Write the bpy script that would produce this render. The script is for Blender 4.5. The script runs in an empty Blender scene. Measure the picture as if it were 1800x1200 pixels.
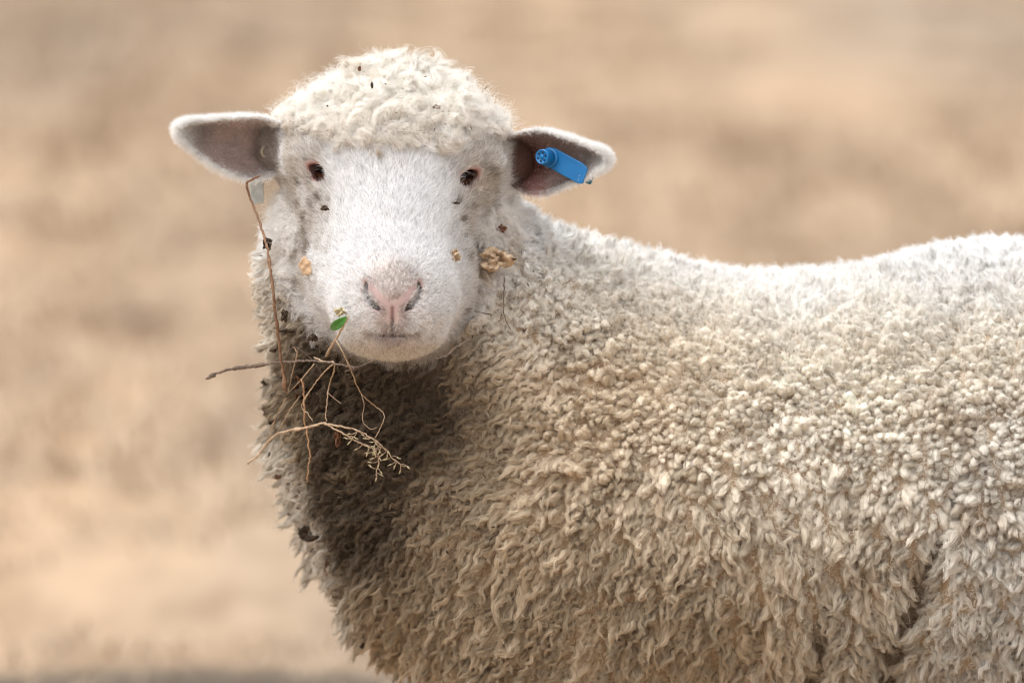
import bpy, math, random
import numpy as np
from mathutils import Vector

rng = np.random.default_rng(7)
random.seed(7)
f32 = np.float32
QUICK = False            # clay look while modelling
scene = bpy.context.scene
col = scene.collection

# ------------------------------------------------------------------ camera
CAM = np.array([0.0, -5.0, 1.15]); AIM = np.array([0.0, 0.0, 0.65])
FW = (AIM - CAM); DIST = np.linalg.norm(FW); FW = FW / DIST
RT = np.array([1.0, 0, 0]); UP = np.cross(RT, FW)
PX = 0.0005                                   # metres for one pixel of the 1800 px frame at the aim point
cd = bpy.data.cameras.new('camera')
cam = bpy.data.objects.new('camera', cd); col.objects.link(cam)
cam.location = CAM
cam.rotation_euler = Vector(FW).to_track_quat('-Z', 'Y').to_euler()
cd.sensor_width = 36.0
cd.lens = 36.0 * DIST / (1800 * PX)
cd.clip_start = 0.1; cd.clip_end = 3000
cd.dof.use_dof = True
cd.dof.focus_distance = DIST - 0.04
cd.dof.aperture_fstop = 3.5
scene.camera = cam

# ------------------------------------------------------------------ light
SUN_EL, SUN_AZ = math.radians(68), math.radians(235)   # azimuth clockwise from +Y: high, from the left, veiled by thin cloud
w = bpy.data.worlds.new('World'); scene.world = w; w.use_nodes = True
nt = w.node_tree; nt.nodes.clear()
sky = nt.nodes.new('ShaderNodeTexSky'); sky.sky_type = 'NISHITA'; sky.sun_disc = False
sky.sun_elevation = SUN_EL; sky.sun_rotation = SUN_AZ
sky.air_density = 1.0; sky.dust_density = 4.0; sky.ozone_density = 1.0
hs = nt.nodes.new('ShaderNodeHueSaturation'); hs.inputs['Saturation'].default_value = 0.15
bg = nt.nodes.new('ShaderNodeBackground'); bg.inputs['Strength'].default_value = 0.15
wo = nt.nodes.new('ShaderNodeOutputWorld')
nt.links.new(sky.outputs[0], hs.inputs['Color']); nt.links.new(hs.outputs[0], bg.inputs['Color']); nt.links.new(bg.outputs[0], wo.inputs['Surface'])
sd = bpy.data.lights.new('sun', 'SUN'); sd.energy = 1.2; sd.angle = math.radians(55); sd.color = (1.0, 0.97, 0.93)
sun = bpy.data.objects.new('sun', sd); col.objects.link(sun)
sdir = Vector((math.sin(SUN_AZ) * math.cos(SUN_EL), math.cos(SUN_AZ) * math.cos(SUN_EL), math.sin(SUN_EL)))
sun.rotation_euler = sdir.to_track_quat('Z', 'Y').to_euler()
vs = scene.view_settings
vs.view_transform = 'Standard'; vs.look = 'None'; vs.gamma = 1.0; vs.exposure = 0.74; vs.use_curve_mapping = False
scene.render.engine = 'CYCLES'
scene.cycles.use_denoising = True
scene.cycles.max_bounces = 16; scene.cycles.diffuse_bounces = 12; scene.cycles.transmission_bounces = 6
scene.cycles.glossy_bounces = 2
scene.cycles.pixel_filter_type = 'BLACKMAN_HARRIS'; scene.cycles.filter_width = 1.1
scene.cycles_curves.shape = 'THICK'; scene.cycles_curves.subdivisions = 2

# ------------------------------------------------------------------ helpers
def ray(px, py):
    d = FW * DIST + RT * ((px - 900) * PX) + UP * (-(py - 600) * PX)
    return d
def P(px, py, y):
    """the point at depth y that the photograph shows at (px, py)"""
    d = ray(px, py)
    return CAM + d * ((y - CAM[1]) / d[1])
def project(p):
    v = p - CAM
    dz = v @ FW
    return 900 + (v @ RT) / dz * DIST / PX, 600 - (v @ UP) / dz * DIST / PX

def unit(v): return v / np.maximum(np.linalg.norm(v, axis=-1, keepdims=True), 1e-9)
def smooth(a, b, x):
    t = np.clip((x - a) / (b - a), 0, 1); return t * t * (3 - 2 * t)
def hash3(i, j, k, s):
    h = (i * 374761393 + j * 668265263 + k * 1440662683 + s * 974634533) & 0xFFFFFFFF
    h = ((h ^ (h >> 15)) * 2246822519) & 0xFFFFFFFF
    h = ((h ^ (h >> 13)) * 1274126177) & 0xFFFFFFFF
    return ((h ^ (h >> 16)) & 0xFFFF) / 65535.0
def noise(p, scale, seed=0):
    q = np.asarray(p, float) * scale
    i = np.floor(q).astype(np.int64); f = q - i; f = f * f * (3 - 2 * f)
    r = 0
    for a in (0, 1):
        for b in (0, 1):
            for c in (0, 1):
                wgt = (f[:, 0] if a else 1 - f[:, 0]) * (f[:, 1] if b else 1 - f[:, 1]) * (f[:, 2] if c else 1 - f[:, 2])
                r = r + wgt * hash3(i[:, 0] + a, i[:, 1] + b, i[:, 2] + c, seed)
    return r
def fbm(p, scale, seed=0, o=3):
    r = 0; amp = 0.5; tot = 0
    for k in range(o):
        r = r + amp * noise(p, scale * 2 ** k, seed + k * 17); tot += amp; amp *= 0.5
    return r / tot
def mix(a, b, t): return a + (b - a) * t
def mixc(a, b, t): return a + (np.asarray(b) - a) * np.asarray(t)[:, None]

def tag(o, label=None, cat=None, group=None, kind=None):
    if label: o['label'] = label
    if cat: o['category'] = cat
    if group: o['group'] = group
    if kind: o['kind'] = kind
    return o
def empty(name, loc):
    o = bpy.data.objects.new(name, None); col.objects.link(o); o.location = Vector(loc)
    o.empty_display_size = 0.05
    return o
def link(name, me, mat=None, parent=None, smooth_=True):
    o = bpy.data.objects.new(name, me); col.objects.link(o)
    if mat: me.materials.append(mat)
    if parent is not None:
        o.parent = parent
        off = Vector((0, 0, 0)); q = parent
        while q is not None: off += q.location; q = q.parent
        o.location = -off                     # mesh data are in world metres
    if smooth_ and hasattr(me, 'polygons') and len(me.polygons):
        me.polygons.foreach_set('use_smooth', np.ones(len(me.polygons), bool))
    return o
def mesh(name, v, f):
    me = bpy.data.meshes.new(name); me.from_pydata([tuple(map(float, x)) for x in v], [], [tuple(map(int, x)) for x in f]); me.update()
    return me
def fastmesh(name, v, quads):
    v = np.asarray(v, f32); quads = np.asarray(quads, np.int32)
    me = bpy.data.meshes.new(name)
    me.vertices.add(len(v)); me.vertices.foreach_set('co', v.ravel())
    k = quads.shape[1]
    me.loops.add(quads.size); me.loops.foreach_set('vertex_index', quads.ravel())
    me.polygons.add(len(quads)); me.polygons.foreach_set('loop_start', np.arange(len(quads), dtype=np.int32) * k)
    me.polygons.foreach_set('loop_total', np.full(len(quads), k, np.int32))
    me.update(calc_edges=True); me.validate()
    return me
def vcol(me, c):
    a = me.attributes.new('tint', 'FLOAT_COLOR', 'POINT')
    d = np.ones((len(c), 4), f32); d[:, :3] = c
    a.data.foreach_set('color', d.ravel())

# ------------------------------------------------------------------ materials
def principled(name, color, rough=0.6, **kw):
    m = bpy.data.materials.new(name); m.use_nodes = True
    b = m.node_tree.nodes['Principled BSDF']
    b.inputs['Base Color'].default_value = (*color, 1); b.inputs['Roughness'].default_value = rough
    for k, v_ in kw.items(): b.inputs[k.replace('_', ' ')].default_value = v_
    return m
def varied(name, c1, c2, scale, rough=0.7, bump=0.0, **kw):
    m = principled(name, c1, rough, **kw); t = m.node_tree; b = t.nodes['Principled BSDF']
    tc = t.nodes.new('ShaderNodeTexCoord'); n = t.nodes.new('ShaderNodeTexNoise'); n.inputs['Scale'].default_value = scale; n.inputs['Detail'].default_value = 6
    r = t.nodes.new('ShaderNodeValToRGB'); r.color_ramp.elements[0].position = 0.35; r.color_ramp.elements[1].position = 0.65
    r.color_ramp.elements[0].color = (*c1, 1); r.color_ramp.elements[1].color = (*c2, 1)
    t.links.new(tc.outputs['Object'], n.inputs['Vector']); t.links.new(n.outputs['Fac'], r.inputs['Fac']); t.links.new(r.outputs[0], b.inputs['Base Color'])
    if bump:
        bp = t.nodes.new('ShaderNodeBump'); bp.inputs['Strength'].default_value = bump; bp.inputs['Distance'].default_value = 0.001
        t.links.new(n.outputs['Fac'], bp.inputs['Height']); t.links.new(bp.outputs[0], b.inputs['Normal'])
    return m
def tinted(name, rough=0.6, bump=0.3, **kw):
    """skin: colour from the mesh attribute, fine noise relief"""
    m = principled(name, (0.5, 0.4, 0.3), rough, **kw); t = m.node_tree; b = t.nodes['Principled BSDF']
    a = t.nodes.new('ShaderNodeAttribute'); a.attribute_name = 'tint'
    t.links.new(a.outputs['Color'], b.inputs['Base Color'])
    tc = t.nodes.new('ShaderNodeTexCoord'); n = t.nodes.new('ShaderNodeTexNoise'); n.inputs['Scale'].default_value = 600; n.inputs['Detail'].default_value = 4
    bp = t.nodes.new('ShaderNodeBump'); bp.inputs['Strength'].default_value = bump; bp.inputs['Distance'].default_value = 0.0006
    t.links.new(tc.outputs['Object'], n.inputs['Vector']); t.links.new(n.outputs['Fac'], bp.inputs['Height']); t.links.new(bp.outputs[0], b.inputs['Normal'])
    return m
def hair_material(name, translucency=0.4):
    m = bpy.data.materials.new(name); m.use_nodes = True; t = m.node_tree; t.nodes.clear()
    a = t.nodes.new('ShaderNodeAttribute'); a.attribute_name = 'tint'
    d = t.nodes.new('ShaderNodeBsdfDiffuse'); tr = t.nodes.new('ShaderNodeBsdfTranslucent')
    mx = t.nodes.new('ShaderNodeMixShader'); mx.inputs[0].default_value = translucency
    o = t.nodes.new('ShaderNodeOutputMaterial')
    t.links.new(a.outputs['Color'], d.inputs['Color']); t.links.new(a.outputs['Color'], tr.inputs['Color'])
    t.links.new(d.outputs[0], mx.inputs[1]); t.links.new(tr.outputs[0], mx.inputs[2]); t.links.new(mx.outputs[0], o.inputs['Surface'])
    return m
M_SKIN = tinted('sheep skin', 0.5)
M_WOOL = hair_material('wool fibre', 0.18)
def lock_material():
    m = bpy.data.materials.new('wool lock'); m.use_nodes = True; t = m.node_tree; t.nodes.clear()
    a = t.nodes.new('ShaderNodeAttribute'); a.attribute_name = 'tint'; st_ = t.nodes.new('ShaderNodeAttribute'); st_.attribute_name = 'strand'
    n = t.nodes.new('ShaderNodeTexNoise'); n.inputs['Scale'].default_value = 1.0; n.inputs['Detail'].default_value = 3
    bp = t.nodes.new('ShaderNodeBump'); bp.inputs['Strength'].default_value = 1.0; bp.inputs['Distance'].default_value = .002
    d = t.nodes.new('ShaderNodeBsdfDiffuse'); tr = t.nodes.new('ShaderNodeBsdfTranslucent'); mx = t.nodes.new('ShaderNodeMixShader'); mx.inputs[0].default_value = .12
    rm = t.nodes.new('ShaderNodeMapRange'); rm.inputs['From Min'].default_value = .3; rm.inputs['From Max'].default_value = .7; rm.inputs['To Min'].default_value = .82; rm.inputs['To Max'].default_value = 1.08
    vm = t.nodes.new('ShaderNodeVectorMath'); vm.operation = 'SCALE'
    o = t.nodes.new('ShaderNodeOutputMaterial')
    L = t.links.new
    L(st_.outputs['Vector'], n.inputs['Vector']); L(n.outputs['Fac'], bp.inputs['Height']); L(n.outputs['Fac'], rm.inputs['Value'])
    L(a.outputs['Vector'], vm.inputs[0]); L(rm.outputs[0], vm.inputs['Scale'])
    L(vm.outputs[0], d.inputs['Color']); L(vm.outputs[0], tr.inputs['Color']); L(bp.outputs[0], d.inputs['Normal'])
    L(d.outputs[0], mx.inputs[1]); L(tr.outputs[0], mx.inputs[2]); L(mx.outputs[0], o.inputs['Surface'])
    return m
M_LOCK = lock_material()
M_HAIR = hair_material('short hair', 0.35)
M_LASH = hair_material('lash hair', 0.2)
# ------------------------------------------------------------------ the field
def ground_material():
    m = bpy.data.materials.new('dry pasture'); m.use_nodes = True; t = m.node_tree; b = t.nodes['Principled BSDF']; b.inputs['Roughness'].default_value = 1.0
    b.inputs['Specular IOR Level'].default_value = 0.1
    tc = t.nodes.new('ShaderNodeTexCoord')
    def nz(scale, sx, sy, detail=4):
        mp = t.nodes.new('ShaderNodeMapping'); mp.inputs['Scale'].default_value = (sx, sy, 1)
        n = t.nodes.new('ShaderNodeTexNoise'); n.inputs['Scale'].default_value = scale; n.inputs['Detail'].default_value = detail
        t.links.new(tc.outputs['Object'], mp.inputs['Vector']); t.links.new(mp.outputs[0], n.inputs['Vector']); return n
    def ramp(n, stops):
        r = t.nodes.new('ShaderNodeValToRGB'); e = r.color_ramp.elements
        while len(e) < len(stops): e.new(.5)
        for i, (p, c) in enumerate(stops): e[i].position = p; e[i].color = (*c, 1)
        t.links.new(n.outputs['Fac'], r.inputs['Fac']); return r
    a = ramp(nz(.55, 1, .13), [(.30, (.29, .235, .185)), (.44, (.39, .295, .21)), (.56, (.46, .33, .222)), (.70, (.46, .37, .28))])
    c = ramp(nz(2.2, 1, .3, 5), [(.30, (.66, .62, .58)), (.5, (1, 1, 1)), (.75, (1.12, 1.08, 1.0))])
    mx = t.nodes.new('ShaderNodeMix'); mx.data_type = 'RGBA'; mx.blend_type = 'MULTIPLY'; mx.inputs[0].default_value = .8
    c2 = ramp(nz(9.0, 1, .22, 5), [(.32, (.66, .63, .60)), (.5, (.92, .92, .92)), (.70, (1.08, 1.07, 1.05))])
    m0 = t.nodes.new('ShaderNodeMix'); m0.data_type = 'RGBA'; m0.blend_type = 'MULTIPLY'; m0.inputs[0].default_value = 1.0
    t.links.new(c.outputs[0], m0.inputs[6]); t.links.new(c2.outputs[0], m0.inputs[7])
    t.links.new(a.outputs[0], mx.inputs[6]); t.links.new(m0.outputs[2], mx.inputs[7]); 
    # a darker strip across the ground just behind the sheep
    sx = t.nodes.new('ShaderNodeSeparateXYZ'); t.links.new(tc.outputs['Object'], sx.inputs[0])
    wob = t.nodes.new('ShaderNodeMath'); wob.operation = 'MULTIPLY_ADD'; wob.inputs[1].default_value = .5; wn = nz(1.5, 1, 1); t.links.new(wn.outputs['Fac'], wob.inputs[0]); t.links.new(sx.outputs[1], wob.inputs[2])
    mr = t.nodes.new('ShaderNodeMapRange'); mr.inputs['From Min'].default_value = 2.58; mr.inputs['From Max'].default_value = 2.44; t.links.new(wob.outputs[0], mr.inputs['Value'])
    m3 = t.nodes.new('ShaderNodeMapRange'); m3.inputs['From Min'].default_value = 1.75; m3.inputs['From Max'].default_value = 2.0; t.links.new(wob.outputs[0], m3.inputs['Value'])
    mm = t.nodes.new('ShaderNodeMath'); mm.operation = 'MULTIPLY'; t.links.new(mr.outputs[0], mm.inputs[0]); t.links.new(m3.outputs[0], mm.inputs[1])
    m2 = t.nodes.new('ShaderNodeMix'); m2.data_type = 'RGBA'; m2.inputs[7].default_value = (.11, .09, .07, 1)
    t.links.new(mm.outputs[0], m2.inputs[0]); t.links.new(mx.outputs[2], m2.inputs[6]); t.links.new(m2.outputs[2], b.inputs['Base Color'])
    return m
gx = np.concatenate([[-1500, -400, -120], np.linspace(-40, 40, 81), [120, 400, 1500]])
gy = np.concatenate([[-300, -60, -20], np.linspace(-8, 72, 81), [150, 500, 2500]])
GX, GY = np.meshgrid(gx, gy, indexing='ij')
gp = np.stack([GX, GY, np.zeros_like(GX)], -1).reshape(-1, 3)
gz = (fbm(gp, .25, 3) - .5) * .25 * smooth(2.5, 8, np.hypot(gp[:, 0] - .3, gp[:, 1])) * smooth(100, 50, np.hypot(gp[:, 0], gp[:, 1]))
gp[:, 2] = gz - .002
g = np.arange(len(gp)).reshape(GX.shape)
me = fastmesh('ground', gp, np.stack([g[:-1, :-1], g[1:, :-1], g[1:, 1:], g[:-1, 1:]], -1).reshape(-1, 4))
tag(link('ground', me, ground_material()), 'dry tan pasture stretching away behind the sheep', kind='structure')
# dry grass: leaning blades in tufts
def grass():
    nt_ = 9000
    y = 2.35 + 33 * rng.random(nt_) ** 1.6; x = rng.uniform(-1, 1, nt_) * (2.2 + y * .22)
    keep = (fbm(np.stack([x, y * .6, 0 * x], 1), .8, 77) > .40) & (np.hypot(x - .25, y * 1.0) > 1.3)
    x, y = x[keep], y[keep]
    x = np.concatenate([x, rng.uniform(-3, 3.2, 2600)]); y = np.concatenate([y, rng.uniform(-2.4, 2.3, 2600)])
    z = np.array([0.0] * len(x)) - .01
    nb_ = 12
    bx = np.repeat(x, nb_) + rng.normal(0, .05, len(x) * nb_); by = np.repeat(y, nb_) + rng.normal(0, .05, len(x) * nb_)
    h = rng.uniform(.03, .10, len(bx)) * (.35 + .65 * smooth(1.5, 9, np.repeat(y, nb_))) * np.repeat(rng.uniform(.5, 1.3, len(x)), nb_)
    a = rng.uniform(0, 6.28, len(bx)); lean = rng.uniform(.2, 1.3, len(bx)) * h
    q = np.stack([bx, by, 0 * bx], 1)
    z0 = (fbm(q, .25, 3) - .5) * .25 * smooth(2.5, 8, np.hypot(bx - .3, by)) * smooth(100, 50, np.hypot(bx, by)) - .02
    wd = .0035 + .0005 * np.repeat(y, nb_) * .6
    t1 = np.stack([-np.sin(a), np.cos(a), 0 * a], 1) * wd[:, None]; ld = np.stack([np.cos(a), np.sin(a), 0 * a], 1)
    b0 = np.stack([bx, by, z0], 1)
    mid = b0 + ld * (lean * .35)[:, None] + np.array([0, 0, 1]) * (h * .62)[:, None]
    tip = b0 + ld * lean[:, None] + np.array([0, 0, 1]) * h[:, None]
    v = np.stack([b0 - t1, b0 + t1, mid + t1 * .8, mid - t1 * .8, tip + t1 * .15, tip - t1 * .15], 1).reshape(-1, 3)
    i = np.arange(len(bx))[:, None] * 6
    f = np.concatenate([i + np.array([[0, 1, 2, 3]]), i + np.array([[3, 2, 4, 5]])])
    me = fastmesh('dry_grass', v, f)
    c = np.repeat(np.tile([.40, .30, .21], (len(bx), 1)) * rng.uniform(.7, 1.25, (len(bx), 1)), 6, 0)
    vcol(me, c)
    return me
tag(link('dry_grass', grass(), tinted('dead grass', .8, 0.0), smooth_=False), 'short dry tan grass covering the pasture', 'grass', kind='stuff')
# ------------------------------------------------------------------ the sheep's solid form: a signed distance field
def ell(c, r, R=None):
    c = np.asarray(c, float); r = np.asarray(r, float)
    def f(p):
        q = p - c.astype(p.dtype)
        if R is not None: q = q @ R.astype(p.dtype)
        a = q / r.astype(p.dtype); k0 = np.sqrt((a * a).sum(-1)); b = a / r.astype(p.dtype); k1 = np.sqrt((b * b).sum(-1))
        return k0 * (k0 - 1) / np.maximum(k1, 1e-6)
    return f
def cone(a, b, ra, rb):
    a = np.asarray(a, float); b = np.asarray(b, float); ab = b - a; L2 = ab @ ab
    def f(p):
        q = p - a.astype(p.dtype)
        t = np.clip((q @ ab.astype(p.dtype)) / p.dtype.type(L2), 0, 1)
        d = q - t[..., None] * ab.astype(p.dtype)
        return np.sqrt((d * d).sum(-1)) - (ra + (rb - ra) * t)
    return f
def smin(a, b, k):
    h = np.clip(0.5 + 0.5 * (b - a) / k, 0, 1)
    return b + (a - b) * h - k * h * (1 - h)
def smax(a, b, k): return -smin(-a, -b, k)

YB = 0.17
body_prims = [
    (cone(P(960, 850, YB), P(1320, 890, YB), .190, .197), .03),
    (cone(P(1320, 890, YB), P(1760, 862, YB), .197, .212), .03),
    (cone(P(1760, 862, YB), P(2120, 880, YB), .212, .205), .03),
    (cone(P(690, 430, .08), P(880, 660, .14), .098, .115), .05),
    (cone(P(880, 660, .14), P(1090, 685, YB), .115, .112), .05),
    (cone(P(668, 560, .09), P(738, 750, .12), .088, .111), .04),
    (cone(P(738, 750, .12), P(808, 866, .135), .111, .118), .04), (cone(P(808, 866, .135), P(870, 955, .15), .118, .116), .04),
    (ell(P(1010, 1010, .09), (.12, .10, .13)), .06),        # shoulder
    (ell(P(2050, 960, .09), (.14, .10, .19)), .05),         # thigh
]
for lx, ly, lx2 in ((960, .08, 970), (990, .25, 1000), (2080, .07, 2110), (2110, .26, 2140)):
    top = P(lx, 1150, ly); bot = P(lx2, 1300, ly).copy(); bot[2] = 0.03
    knee = (top + bot) / 2 + np.array([0.01 if lx < 1500 else -0.02, 0, 0.0])
    body_prims += [(cone(top, knee, .055, .026), .05), (cone(knee, bot, .026, .02), .02), (cone(bot, bot + np.array([-.012, 0, -.012]), .024, .028), .01)]
EYE_L = P(579, 303, .013); EYE_R = P(806, 313, .013)
EYE_RAD = .0156
def eye_frame(side):
    o = unit(np.array([0.28 * side, -0.96, 0.02]))
    r = unit(np.cross(o, [0, 0, 1.0])); r = r if r[0] > 0 else -r
    u = unit(np.cross(r, o)); u = u if u[2] > 0 else -u
    return o, r, u
head_prims = [
    (ell(P(695, 300, .055), (.094, .088, .086)), .02),                       # skull
    (ell(P(690, 440, .085), (.100, .075, .095)), .03),                       # cheek wool base
    (cone(P(690, 290, .040), P(690, 500, -.069), .070, .046), .03),          # bridge
    (ell(P(688, 492, .000), (.069, .070, .051)), .025),                      # jaws
    (ell(P(690, 530, -.072), (.0445, .046, .040)), .034),                     # muzzle
    (ell(P(655, 552, -.088), (.026, .028, .021)), .014),                     # lips
    (ell(P(725, 550, -.088), (.026, .028, .021)), .014),
    (ell(P(690, 583, -.068), (.041, .044, .0165)), .010),                    # chin
    (ell(P(568, 274, .020), (.030, .030, .016)), .02),                       # brows
    (ell(P(815, 284, .020), (.030, .030, .016)), .02),
    (cone(P(560, 255, .06), P(505, 262, .07), .036, .024), .02),            # ear roots
    (cone(P(825, 268, .06), P(882, 285, .07), .036, .024), .02),
    (ell(EYE_L, (.0172,) * 3), .008), (ell(EYE_R, (.0172,) * 3), .008),      # lids
]
def field(p, prims, d=None):
    for f, k in prims:
        v = f(p)
        d = v if d is None else smin(d, v, k)
    return d
def base_sdf(p): return field(p, body_prims + head_prims)
def hit(px, py, sdf=base_sdf, lift=0.0):
    px = np.atleast_1d(np.asarray(px, float)); py = np.atleast_1d(np.asarray(py, float))
    d = unit(FW * DIST + np.outer((px - 900) * PX, RT) - np.outer((py - 600) * PX, UP))
    t = np.full(len(px), 4.6)
    for _ in range(70):
        t = t + np.clip(sdf(CAM + d * t[:, None]) - lift, -.02, .05) * 0.85
    return CAM + d * t[:, None]
# carved features follow the surface
def carve_line(pts, r, sink):
    a = np.array(pts, float); h = hit(a[:, 0], a[:, 1])
    h = h + np.array([0, 1, 0]) * sink
    return [cone(h[i], h[i + 1], r[i], r[i + 1]) for i in range(len(h) - 1)]
cuts = []
for s in (-1, 1):
    X = lambda x: 690 + s * x
    cuts += [(c, .0022) for c in carve_line([(X(46), 498), (X(48), 512), (X(42), 526), (X(33), 536), (X(22), 545)], [.0014, .0023, .0030, .0030, .0014], .0016)]
    cuts += [(c, .002) for c in carve_line([(690, 588), (X(20), 588), (X(34), 586), (X(46), 583)], [.0031, .0026, .0018, .0006], .0009)]
cuts += [(c, .0016) for c in carve_line([(690, 542), (690, 558), (690, 586)], [.0013, .0013, .0022], .0003)]
eye_cut = []
def fold(pts, r):
    h = hit([q[0] for q in pts], [q[1] for q in pts]); out = []
    for dep in (0, .012, .024):
        g_ = h + np.array([.15, 1, 0]) * dep
        out += [cone(g_[i], g_[i + 1], r[i], r[i + 1]) for i in range(len(h) - 1)]
    return out
FOLDS = fold([(1645, 945), (1622, 1025), (1580, 1115), (1548, 1205)], [.004, .010, .010, .009]) + fold([(1446, 1095), (1420, 1205)], [.004, .010]) + fold([(1500, 850), (1492, 920)], [.003, .004]) + fold([(1690, 830), (1672, 910)], [.003, .005]) + fold([(1330, 1080), (1318, 1160)], [.003, .004])
for E, s in ((EYE_L, -1), (EYE_R, 1)):
    o, r, u = eye_frame(s)
    def lens(p, E=E, o=o, r=r, u=u, s=s):
        q = p - E.astype(p.dtype)
        a = q @ r.astype(p.dtype); b = q @ u.astype(p.dtype); c = q @ o.astype(p.dtype)
        # almond: two discs intersected, tilted so that the inner corner hangs low
        ca, sa = math.cos(s * 0.62), math.sin(s * 0.62)
        a2 = a * ca + b * sa; b2 = -a * sa + b * ca
        d1 = np.sqrt(a2 * a2 + (b2 + .0064) ** 2) - .0140
        d2 = np.sqrt(a2 * a2 + (b2 - .0064) ** 2) - .0140
        d = np.maximum(d1, d2)
        return np.maximum(d, -(c - .002))
    eye_cut.append(lens)
def folds(p, d):
    m = p[..., 0] > .18
    if not m.any(): return d
    q = p[m]; e = d[m]
    for c in FOLDS: e = smax(e, -c(q), .012)
    d = d.copy(); d[m] = e
    return d
def sdf_all(p, head=True):
    d = folds(p, field(p, body_prims))
    if head:
        d = field(p, head_prims, d)
        for c, k in cuts: d = smax(d, -c(p), k)
        for c in eye_cut: d = smax(d, -c(p), .0015)
    return d
def grad(p, sdf, e=.0008):
    g = np.zeros_like(p)
    for k in range(3):
        h = np.zeros(3); h[k] = e
        g[:, k] = (sdf(p + h) - sdf(p - h)) / (2 * e)
    return g
def axis(lo, f0, f1, hi, fine, coarse):
    a = np.arange(f0, lo, -coarse)[::-1]; b = np.arange(f0 + fine, f1, fine); c = np.arange(f1 + fine, hi, coarse)
    return np.concatenate([a, b, c])
hc = P(690, 360, 0)
FINE = .0016 if not QUICK else .0022
xs = axis(-.30, hc[0] - .125, hc[0] + .125, .78, FINE, .009)
ys = axis(-.15, -.135, .06, .42, FINE, .009)
zs = axis(-.02, hc[2] - .145, hc[2] + .125, .95, FINE, .009)
def eval_grid():
    G = np.empty((len(xs), len(ys), len(zs)), f32)
    Y, Z = np.meshgrid(ys, zs, indexing='ij')
    for i0 in range(0, len(xs), 12):
        xx = xs[i0:i0 + 12]
        p = np.empty((len(xx), len(ys), len(zs), 3), f32)
        p[..., 0] = xx[:, None, None]; p[..., 1] = Y; p[..., 2] = Z
        near = abs(xx - hc[0]).min() < .19
        if near:
            d = folds(p, field(p, body_prims))
            zi = np.searchsorted(zs, hc[2] - .17)
            sub = p[:, :, zi:]
            e = field(sub, head_prims, d[:, :, zi:])
            yi = np.searchsorted(ys, .05)
            s2 = sub[:, :yi]; e2 = e[:, :yi]
            for c, k in cuts: e2 = smax(e2, -c(s2), k)
            for c in eye_cut: e2 = smax(e2, -c(s2), .0015)
            e[:, :yi] = e2
            d[:, :, zi:] = e
        else:
            d = folds(p, field(p, body_prims))
        G[i0:i0 + len(xx)] = d
    return G
def surface_nets(G):
    S = G < 0
    nx, ny, nz = G.shape
    c = np.zeros((nx - 1, ny - 1, nz - 1), np.uint8)
    for a in (0, 1):
        for b in (0, 1):
            for d in (0, 1): c += S[a:nx - 1 + a, b:ny - 1 + b, d:nz - 1 + d]
    I, J, K = np.nonzero((c > 0) & (c < 8))
    idx = -np.ones(c.shape, np.int32); idx[I, J, K] = np.arange(len(I))
    acc = np.zeros((len(I), 3)); cnt = np.zeros(len(I))
    cs = [(a, b, d) for a in (0, 1) for b in (0, 1) for d in (0, 1)]
    for A in cs:
        for ax in range(3):
            if A[ax]: continue
            B = list(A); B[ax] = 1
            ga = G[I + A[0], J + A[1], K + A[2]]; gb = G[I + B[0], J + B[1], K + B[2]]
            m = (ga < 0) != (gb < 0)
            t = np.where(m, ga / np.where(m, ga - gb, 1), 0)
            q = np.stack([np.full(len(I), float(A[0])), np.full(len(I), float(A[1])), np.full(len(I), float(A[2]))], 1)
            q[:, ax] = t
            acc[m] += q[m]; cnt[m] += 1
    q = acc / cnt[:, None]
    def co(ar, i, t): return ar[i] + (ar[i + 1] - ar[i]) * t
    V = np.stack([co(xs, I, q[:, 0]), co(ys, J, q[:, 1]), co(zs, K, q[:, 2])], 1)
    F = []
    for ax in range(3):
        sl0 = [slice(None)] * 3; sl1 = [slice(None)] * 3
        sl0[ax] = slice(0, -1); sl1[ax] = slice(1, None)
        s0 = S[tuple(sl0)]; s1 = S[tuple(sl1)]
        e = np.argwhere(s0 != s1)
        o1, o2 = [(1, 2), (2, 0), (0, 1)][ax]
        e = e[(e[:, o1] > 0) & (e[:, o2] > 0) & (e[:, o1] < G.shape[o1] - 1) & (e[:, o2] < G.shape[o2] - 1)]
        def cell(d1, d2):
            k = e.copy(); k[:, o1] -= d1; k[:, o2] -= d2
            return idx[k[:, 0], k[:, 1], k[:, 2]]
        quad = np.stack([cell(1, 1), cell(0, 1), cell(0, 0), cell(1, 0)], 1)
        flip = ~s0[e[:, 0], e[:, 1], e[:, 2]]
        quad[flip] = quad[flip][:, ::-1]
        F.append(quad)
    return V, np.concatenate(F)
V, F = surface_nets(eval_grid())
hz0 = hc[2] - .155
def sdf_pts(p):
    r = np.empty(len(p)); hm = (abs(p[:, 0] - hc[0]) < .22) & (p[:, 2] > hz0)
    if (~hm).any(): r[~hm] = sdf_all(p[~hm], False)
    if hm.any(): r[hm] = sdf_all(p[hm], True)
    return r
for _ in range(2):
    d = sdf_pts(V); g = grad(V, sdf_pts)
    V -= g * (np.clip(d / np.maximum((g * g).sum(1), .3), -.002, .002))[:, None] * 0.8

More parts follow.
